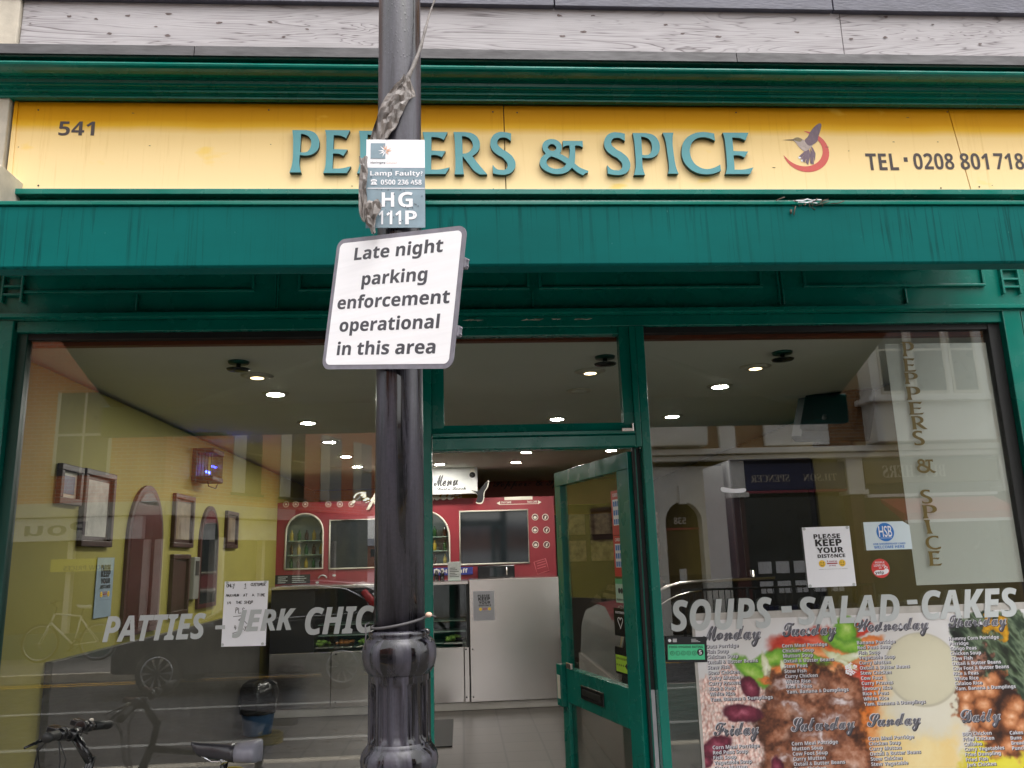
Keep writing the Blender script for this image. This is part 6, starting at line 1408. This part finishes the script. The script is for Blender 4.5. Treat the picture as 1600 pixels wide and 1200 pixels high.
# shop fascias
b_ = MB().box(6.0, 8.18, YO - .2, YO + .06, 2.86, 3.42).build("fascia", M_navy, vb, .006)
t_ = MB(); fs_ = frame_street(YO + .062); t_.text(SE("TILSON"), fs_, -7.98, -7.25, 3.03, 3.18, .002); t_.text(SE("SPENCER"), fs_, -6.95, -6.12, 3.03, 3.18, .002); t_.build("lettering", pm("pale_gold", S(186, 176, 160), .5), b_)
MB().box(6.0, 8.18, YO - .1, YO + .07, 2.80, 2.85).build("red_bar", pm("red_bar2", S(140, 30, 60), .5), vb)
b_ = MB().box(8.6, 11.58, YO - .2, YO + .06, 2.95, 3.42).build("fascia", M_olive2, vb, .006)
MB().text(SE("BUTCHERS"), fs_, -10.4, -9.0, 3.06, 3.32, .002).build("lettering", M_cream, b_)
MB().box(12.0, 16, YO - .2, YO + .06, 2.95, 3.42).build("fascia", M_navy, vb, .006)
MB().box(6.0, 8.18, YO - .25, YO - .2, .5, 2.72).box(8.6, 11.58, YO - .25, YO - .2, .5, 2.0).box(12, 16, YO - .25, YO - .2, .5, 2.8).build("shop_glass", M_opglass, vb)
MB().box(6.0, 8.18, YO - .3, YO - .05, 0, .5).box(8.6, 11.58, YO - .3, YO - .05, 0, .5).box(12, 16, YO - .3, YO - .05, 0, .5).build("stall_riser", M_navy, vb)
for z_ in (.75, 1.15):
    for k in range(5): MB().box(6.2 + .38 * k, 6.48 + .38 * k, YO - .199, YO - .19, z_, z_ + .24).build("property_card", M_white, vb)
b_ = MB(); b_.sweepx([(YO + .02, 2.62), (YO + .85, 2.28), (YO + .85, 2.1), (YO + .02, 2.55)], 8.9, 11.4); b_.build("red_awning", pm("red_awning", S(168, 34, 44), .6), vb)
MB().box(8.9, 11.4, YO + .86, YO + .9, 2.08, 2.14).box(8.62, 11.5, YO - .1, YO + .03, 2.66, 2.72).build("awning_rail", M_white, vb)
# orange brick block at the corner, with a wing running back along the side street
ob = thing("brick_building", "orange brick corner building with white shop bands across the street", "building", (-9, -16, 0))
a0 = Vector((-5.95, YO)); a1 = Vector((-2.5, -20.5)); dv = (a1 - a0).normalized(); nv = Vector((-dv.y, dv.x)); nv = nv if nv.x > 0 else -nv
back = [(-24, YO), (a0.x, a0.y), (a1.x, a1.y), (a1.x - 6, -25), (-24, -25)]
me_v = [(x_, y_, z_) for z_ in (2.95, 11.0) for x_, y_ in back]
MB().add(me_v, [(0, 1, 6, 5), (1, 2, 7, 6), (2, 3, 8, 7), (3, 4, 9, 8), (4, 0, 5, 9), (0, 4, 3, 2, 1), (5, 6, 7, 8, 9)]).build("wall", M_brick, ob)
me_v = [(x_ - .25, y_ - .25, z_) for z_ in (0.0, 2.95) for x_, y_ in back]
MB().add(me_v, [(0, 1, 6, 5), (1, 2, 7, 6), (2, 3, 8, 7), (3, 4, 9, 8), (4, 0, 5, 9)]).build("shop_glass", pm("shop_window_interior", S(92, 94, 66), .3, var=.5, scale=1.2), ob)
FWg = (Vector((a0.x, a0.y, 0)), Vector((dv.x, dv.y, 0)), Vector((0, 0, 1)), Vector((nv.x, nv.y, 0)))
M_band = pm("cream_band", S(196, 192, 176), .6, var=.06)
b_ = MB(); b_.box(-24, -5.9, YO - .1, YO + .12, 2.68, 2.95); b_.fbox(FWg, 0, 4.2, 2.68, 2.95, -.1, .12); b_.build("band", M_band, ob)
b_ = MB(); b_.box(-24, -6.3, YO - .1, YO + .06, 2.22, 2.66); sb_ = b_.build("sign_board", pm("white_sign_board", S(214, 214, 208), .5), ob)
MB().text(B("Pou"), frame_street(YO + .063), 7.35, 8.55, 2.32, 2.58, .002).build("lettering", pm("sign_blue_grey", S(70, 84, 100), .5), sb_)
b_ = MB(); b_.fbox(FWg, .5, 1.5, 2.2, 2.64, -.05, .03); b_.fbox(FWg, 2.0, 3.6, 2.2, 2.64, -.05, .03); b_.build("sign_board", pm("white_sign_board2", S(214, 214, 208), .5), ob)
yb_ = MB().box(-8.0, -6.85, YO - .05, YO + .05, 1.62, 1.86).build("banner", pm("yellow_banner", S(214, 206, 60), .5), ob)
MB().text(B("LOW PRICES"), frame_street(YO + .053), 6.98, 7.75, 1.64, 1.73, .002).build("lettering", M_ink, yb_)
b_ = MB()
for k in range(8): b_.box(-15 + 1.45 * k, -14.9 + 1.45 * k, YO - .2, YO - .05, 0, 2.2)
for u_ in (.05, 1.6, 3.2, 4.6, 6.2): b_.fbox(FWg, u_, u_ + .1, 0, 2.2, -.2, -.05)
b_.build("mullions", M_cream, ob)
b_ = MB(); b_.box(-24, -6, YO - .26, YO - .04, 0, .45); b_.build("stall_riser", pm("teal_riser", S(70, 96, 92), .5), ob)
for (u_, z_) in [(u_, z_) for u_ in (2.0, 3.7, 5.4, 7.0) for z_ in (3.25, 6.0)]:
    wo = MB().fbox(FWg, u_ + .42, u_ + 1.0, z_, z_ + 1.75, -.05, .012).build("window", M_opglass, ob)
    MB().fbox(FWg, u_, u_ + .42, z_, z_ + 1.75, -.05, .02).build("side_panel", M_band, wo)
    MB().fbox(FWg, u_ - .04, u_ + 1.05, z_ - .06, z_, -.05, .06).fbox(FWg, u_ + .42, u_ + 1.0, z_ + .9, z_ + .95, -.02, .03).build("sill", M_ink, wo)
for x_ in (-14, -12, -10, -8.1):
    for z_ in (3.5, 6.3):
        wo = MB().box(x_, x_ + 1.0, YO - .05, YO + .012, z_, z_ + 1.7).build("window", M_opglass, ob)
        MB().box(x_ - .06, x_, YO - .05, YO + .03, z_, z_ + 1.7).box(x_ + 1.0, x_ + 1.06, YO - .05, YO + .03, z_, z_ + 1.7).box(x_ + .48, x_ + .52, YO, YO + .03, z_, z_ + 1.7).box(x_, x_ + 1, YO, YO + .028, z_ + .8, z_ + .85).build("frame", M_band, wo)
t = thing("terrace", "low brick terrace far down the side street", "building", (0, -152, 0))
MB().box(-60, 60, -156, -150, 0, 4.4).build("wall", M_brick, t); MB().sweepx([(-157, 4.4), (-149.6, 4.4), (-153, 5.8)], -60, 60).build("roof", M_slate, t)
b_ = MB(); [b_.box(-28 + 2.8 * k, -27 + 2.8 * k, -150.02, -149.98, 2.4, 3.8) for k in range(20)]; b_.build("windows", M_opglass, t)
# side street surface
ground("side_street", M_asphalt, -2.3, 3.4, -149, -13.05, -.11, -.02)
# guard rail along the far kerb
t = thing("guard_rail", "black pedestrian guard rail along the far kerb", "railing", (5.5, -10.8, 0))
b_ = MB()
for z_ in (.12, .98): b_.tube([(3.9, -10.8, z_), (7.4, -10.8, z_)], .02, 6)
for k in range(4): b_.tube([(3.9 + 3.5 * k / 3, -10.8, 0), (3.9 + 3.5 * k / 3, -10.8, 1.0)], .025, 6)
b_.build("frame", M_blackgloss, t)
b_ = MB(); [b_.tube([(4.0 + .11 * k, -10.8, .12), (4.0 + .11 * k, -10.8, .98)], .008, 5) for k in range(31)]; b_.build("bars", M_blackgloss, t)
# parked car behind the camera
def make_car():
    cx, cy, z0 = -3.0, -9.4, -.12
    t = thing("parked_car", "dark hatchback with chrome window line and red tail lamps parked across the road", "car", (cx, cy, z0))
    L, W2 = 1.98, .83
    low = [(-1.98, .30), (-1.99, .55), (-1.88, .72), (-1.0, .90), (-.4, .96), (1.5, 1.0), (1.92, .95), (1.98, .6), (1.96, .30), (1.70, .22)]
    up = [(-.85, .89), (-.1, 1.36), (.3, 1.47), (.8, 1.50), (1.4, 1.44), (1.68, 1.3), (1.92, .95)]
    bd = MB(); n = len(low); vs = []; fs = []
    secs = ((-W2, .0), (-W2 - .03, .0), (-W2 * .5, .03), (W2 * .5, .03), (W2 + .03, 0), (W2, 0))
    ys = (-W2, -W2 * .98, W2 * .98, W2)
    pts = low
    for yy in (-W2, W2): vs += [(cx + x_, cy + yy * (.93 if abs(x_) > 1.9 else 1), z0 + z_) for x_, z_ in pts]
    fs.append(tuple(range(n - 1, -1, -1))); fs.append(tuple(range(n, 2 * n))); fs += [(i, (i + 1) % n, n + (i + 1) % n, n + i) for i in range(n)]
    bd.add(vs, fs); bd.build("body", pm("car_paint", S(36, 36, 42), .22, var=.06, coat=.8), t, .05, 3)
    m = len(up); vs = []
    for sgn in (-1, 1): vs += [(cx + x_, cy + sgn * (W2 - .04 - .28 * (z_ - .9)), z0 + z_) for x_, z_ in up]
    g = MB().add(vs, [tuple(range(m - 1, -1, -1)), tuple(range(m, 2 * m))] + [(i, (i + 1) % m, m + (i + 1) % m, m + i) for i in range(m)]); g.build("cabin", M_opglass, t, .03)
    rf = MB(); tp = [(x_, z_ + .012) for x_, z_ in up[1:6]]; vs = []
    for sgn in (-1, 1): vs += [(cx + x_, cy + sgn * (W2 - .05 - .28 * (z_ - .9)), z0 + z_) for x_, z_ in tp]
    k_ = len(tp); rf.add(vs, [(i, i + 1, k_ + i + 1, k_ + i) for i in range(k_ - 1)], True); o = rf.build("roof", pm("car_roof", S(36, 36, 42), .22, coat=.8), t); o.modifiers.new("thickness", 'SOLIDIFY').thickness = .02
    for sgn in (-1, 1):
        ln = [(-.8, .95), (-.45, 1.15), (-.05, 1.34), (.35, 1.43), (.85, 1.44), (1.3, 1.37), (1.6, 1.22), (1.66, 1.10), (1.45, 1.03), (.2, .99), (-.8, .95)]
        MB().tube([(cx + x_, cy + sgn * (W2 - .03 - .28 * (z_ - .9)), z0 + z_) for x_, z_ in ln], .014, 6).build("chrome_trim", M_chrome, t)
        MB().tube([(cx + 1.56, cy + sgn * (W2 - .12), z0 + 1.34), (cx + 1.74, cy + sgn * (W2 - .06), z0 + 1.12), (cx + 1.9, cy + sgn * (W2 - .05), z0 + .8)], [.05, .07, .06], 8).build("tail_lamp", pm("tail_lamp_red", S(200, 20, 24), .2), t)
        MB().sphere((cx - 1.88, cy + sgn * .6, z0 + .62), .16, (.6, 1, .55)).build("headlight", M_chrome, t)
        MB().box(cx - .5, cx - .38, cy + sgn * (W2 + .02), cy + sgn * (W2 + .2), z0 + .93, z0 + 1.06).build("wing_mirror", M_blackgloss, t, .03)
        for wx in (-1.3, 1.28):
            w_ = MB().tube([(cx + wx, cy + sgn * (W2 - .17), z0 + .31), (cx + wx, cy + sgn * (W2 + .01), z0 + .31)], .31, 28).build("wheel", M_black, t, .02)
            sp = MB()
            for k in range(10):
                a = 2 * math.pi * k / 10; sp.poly([(math.cos(a - .06) * .04 + cx + wx, math.sin(a - .06) * .04 + z0 + .31), (math.cos(a + .06) * .04 + cx + wx, math.sin(a + .06) * .04 + z0 + .31), (math.cos(a + .1) * .21 + cx + wx, math.sin(a + .1) * .21 + z0 + .31), (math.cos(a - .1) * .21 + cx + wx, math.sin(a - .1) * .21 + z0 + .31)], frame_front(cy + sgn * (W2 + .018)), -.006, .006)
            sp.ring((cx + wx, cy + sgn * (W2 + .012), z0 + .31), .215, .014, 'Y', 28, 6); sp.build("alloy_rim", M_chrome, w_)
        MB().box(cx - .05, cx + .12, cy + sgn * (W2 + .0), cy + sgn * (W2 + .03), z0 + .78, z0 + .81).build("door_handle", M_chrome, t)
    return t
make_car()
# pale bicycle leaning at the shop across the street
b2_ = copy_tree(bike); b2_["label"] = "pale bicycle leaning outside the brick building across the street"; b2_["group"] = "bicycles in the street"; bike["group"] = "bicycles in the street"
b2_.location = (-7.3, -12.4, 0)
pale = pm("bike_frame_pale", S(206, 206, 200), .35)
for ch in b2_.children:
    if ch.name.split(".")[0] in ("frame", "fork", "saddle", "saddle_rear"):
        ch.data = ch.data.copy(); ch.data.materials[0] = pale

# ------------------------------------------------------------------ the neighbouring shops either side (just outside the picture)
for nx0, nx1, lab, mt_n in ((-10.0, -2.61, "grey painted shop next door, left of the green shopfront", M_stone), (4.21, 10.0, "brick fronted shop next door, right of the green shopfront", M_brick2)):
    t = thing("neighbour_shop", lab, "building", ((nx0 + nx1) / 2, .2, 0))
    MB().box(nx0, nx1, .0, .4, 0, .6).box(nx0, nx1, .0, .4, 2.7, 4.41).box(nx0, nx0 + .4, .0, .4, .6, 2.7).box(nx1 - .4, nx1, .0, .4, .6, 2.7).build("wall", mt_n, t)
    wn = MB().box(nx0 + .4, nx1 - .4, .1, .13, .6, 2.7).build("window", M_opglass, t)
    fm_ = MB()
    for k in range(4): xx = nx0 + .42 + (nx1 - nx0 - .9) * k / 3; fm_.box(xx, xx + .06, .05, .098, .6, 2.7)
    fm_.build("mullion", M_cream, wn)
    MB().box(nx0, nx1, -.06, -.002, 2.9, 3.6).build("fascia", M_navy, t, .006)
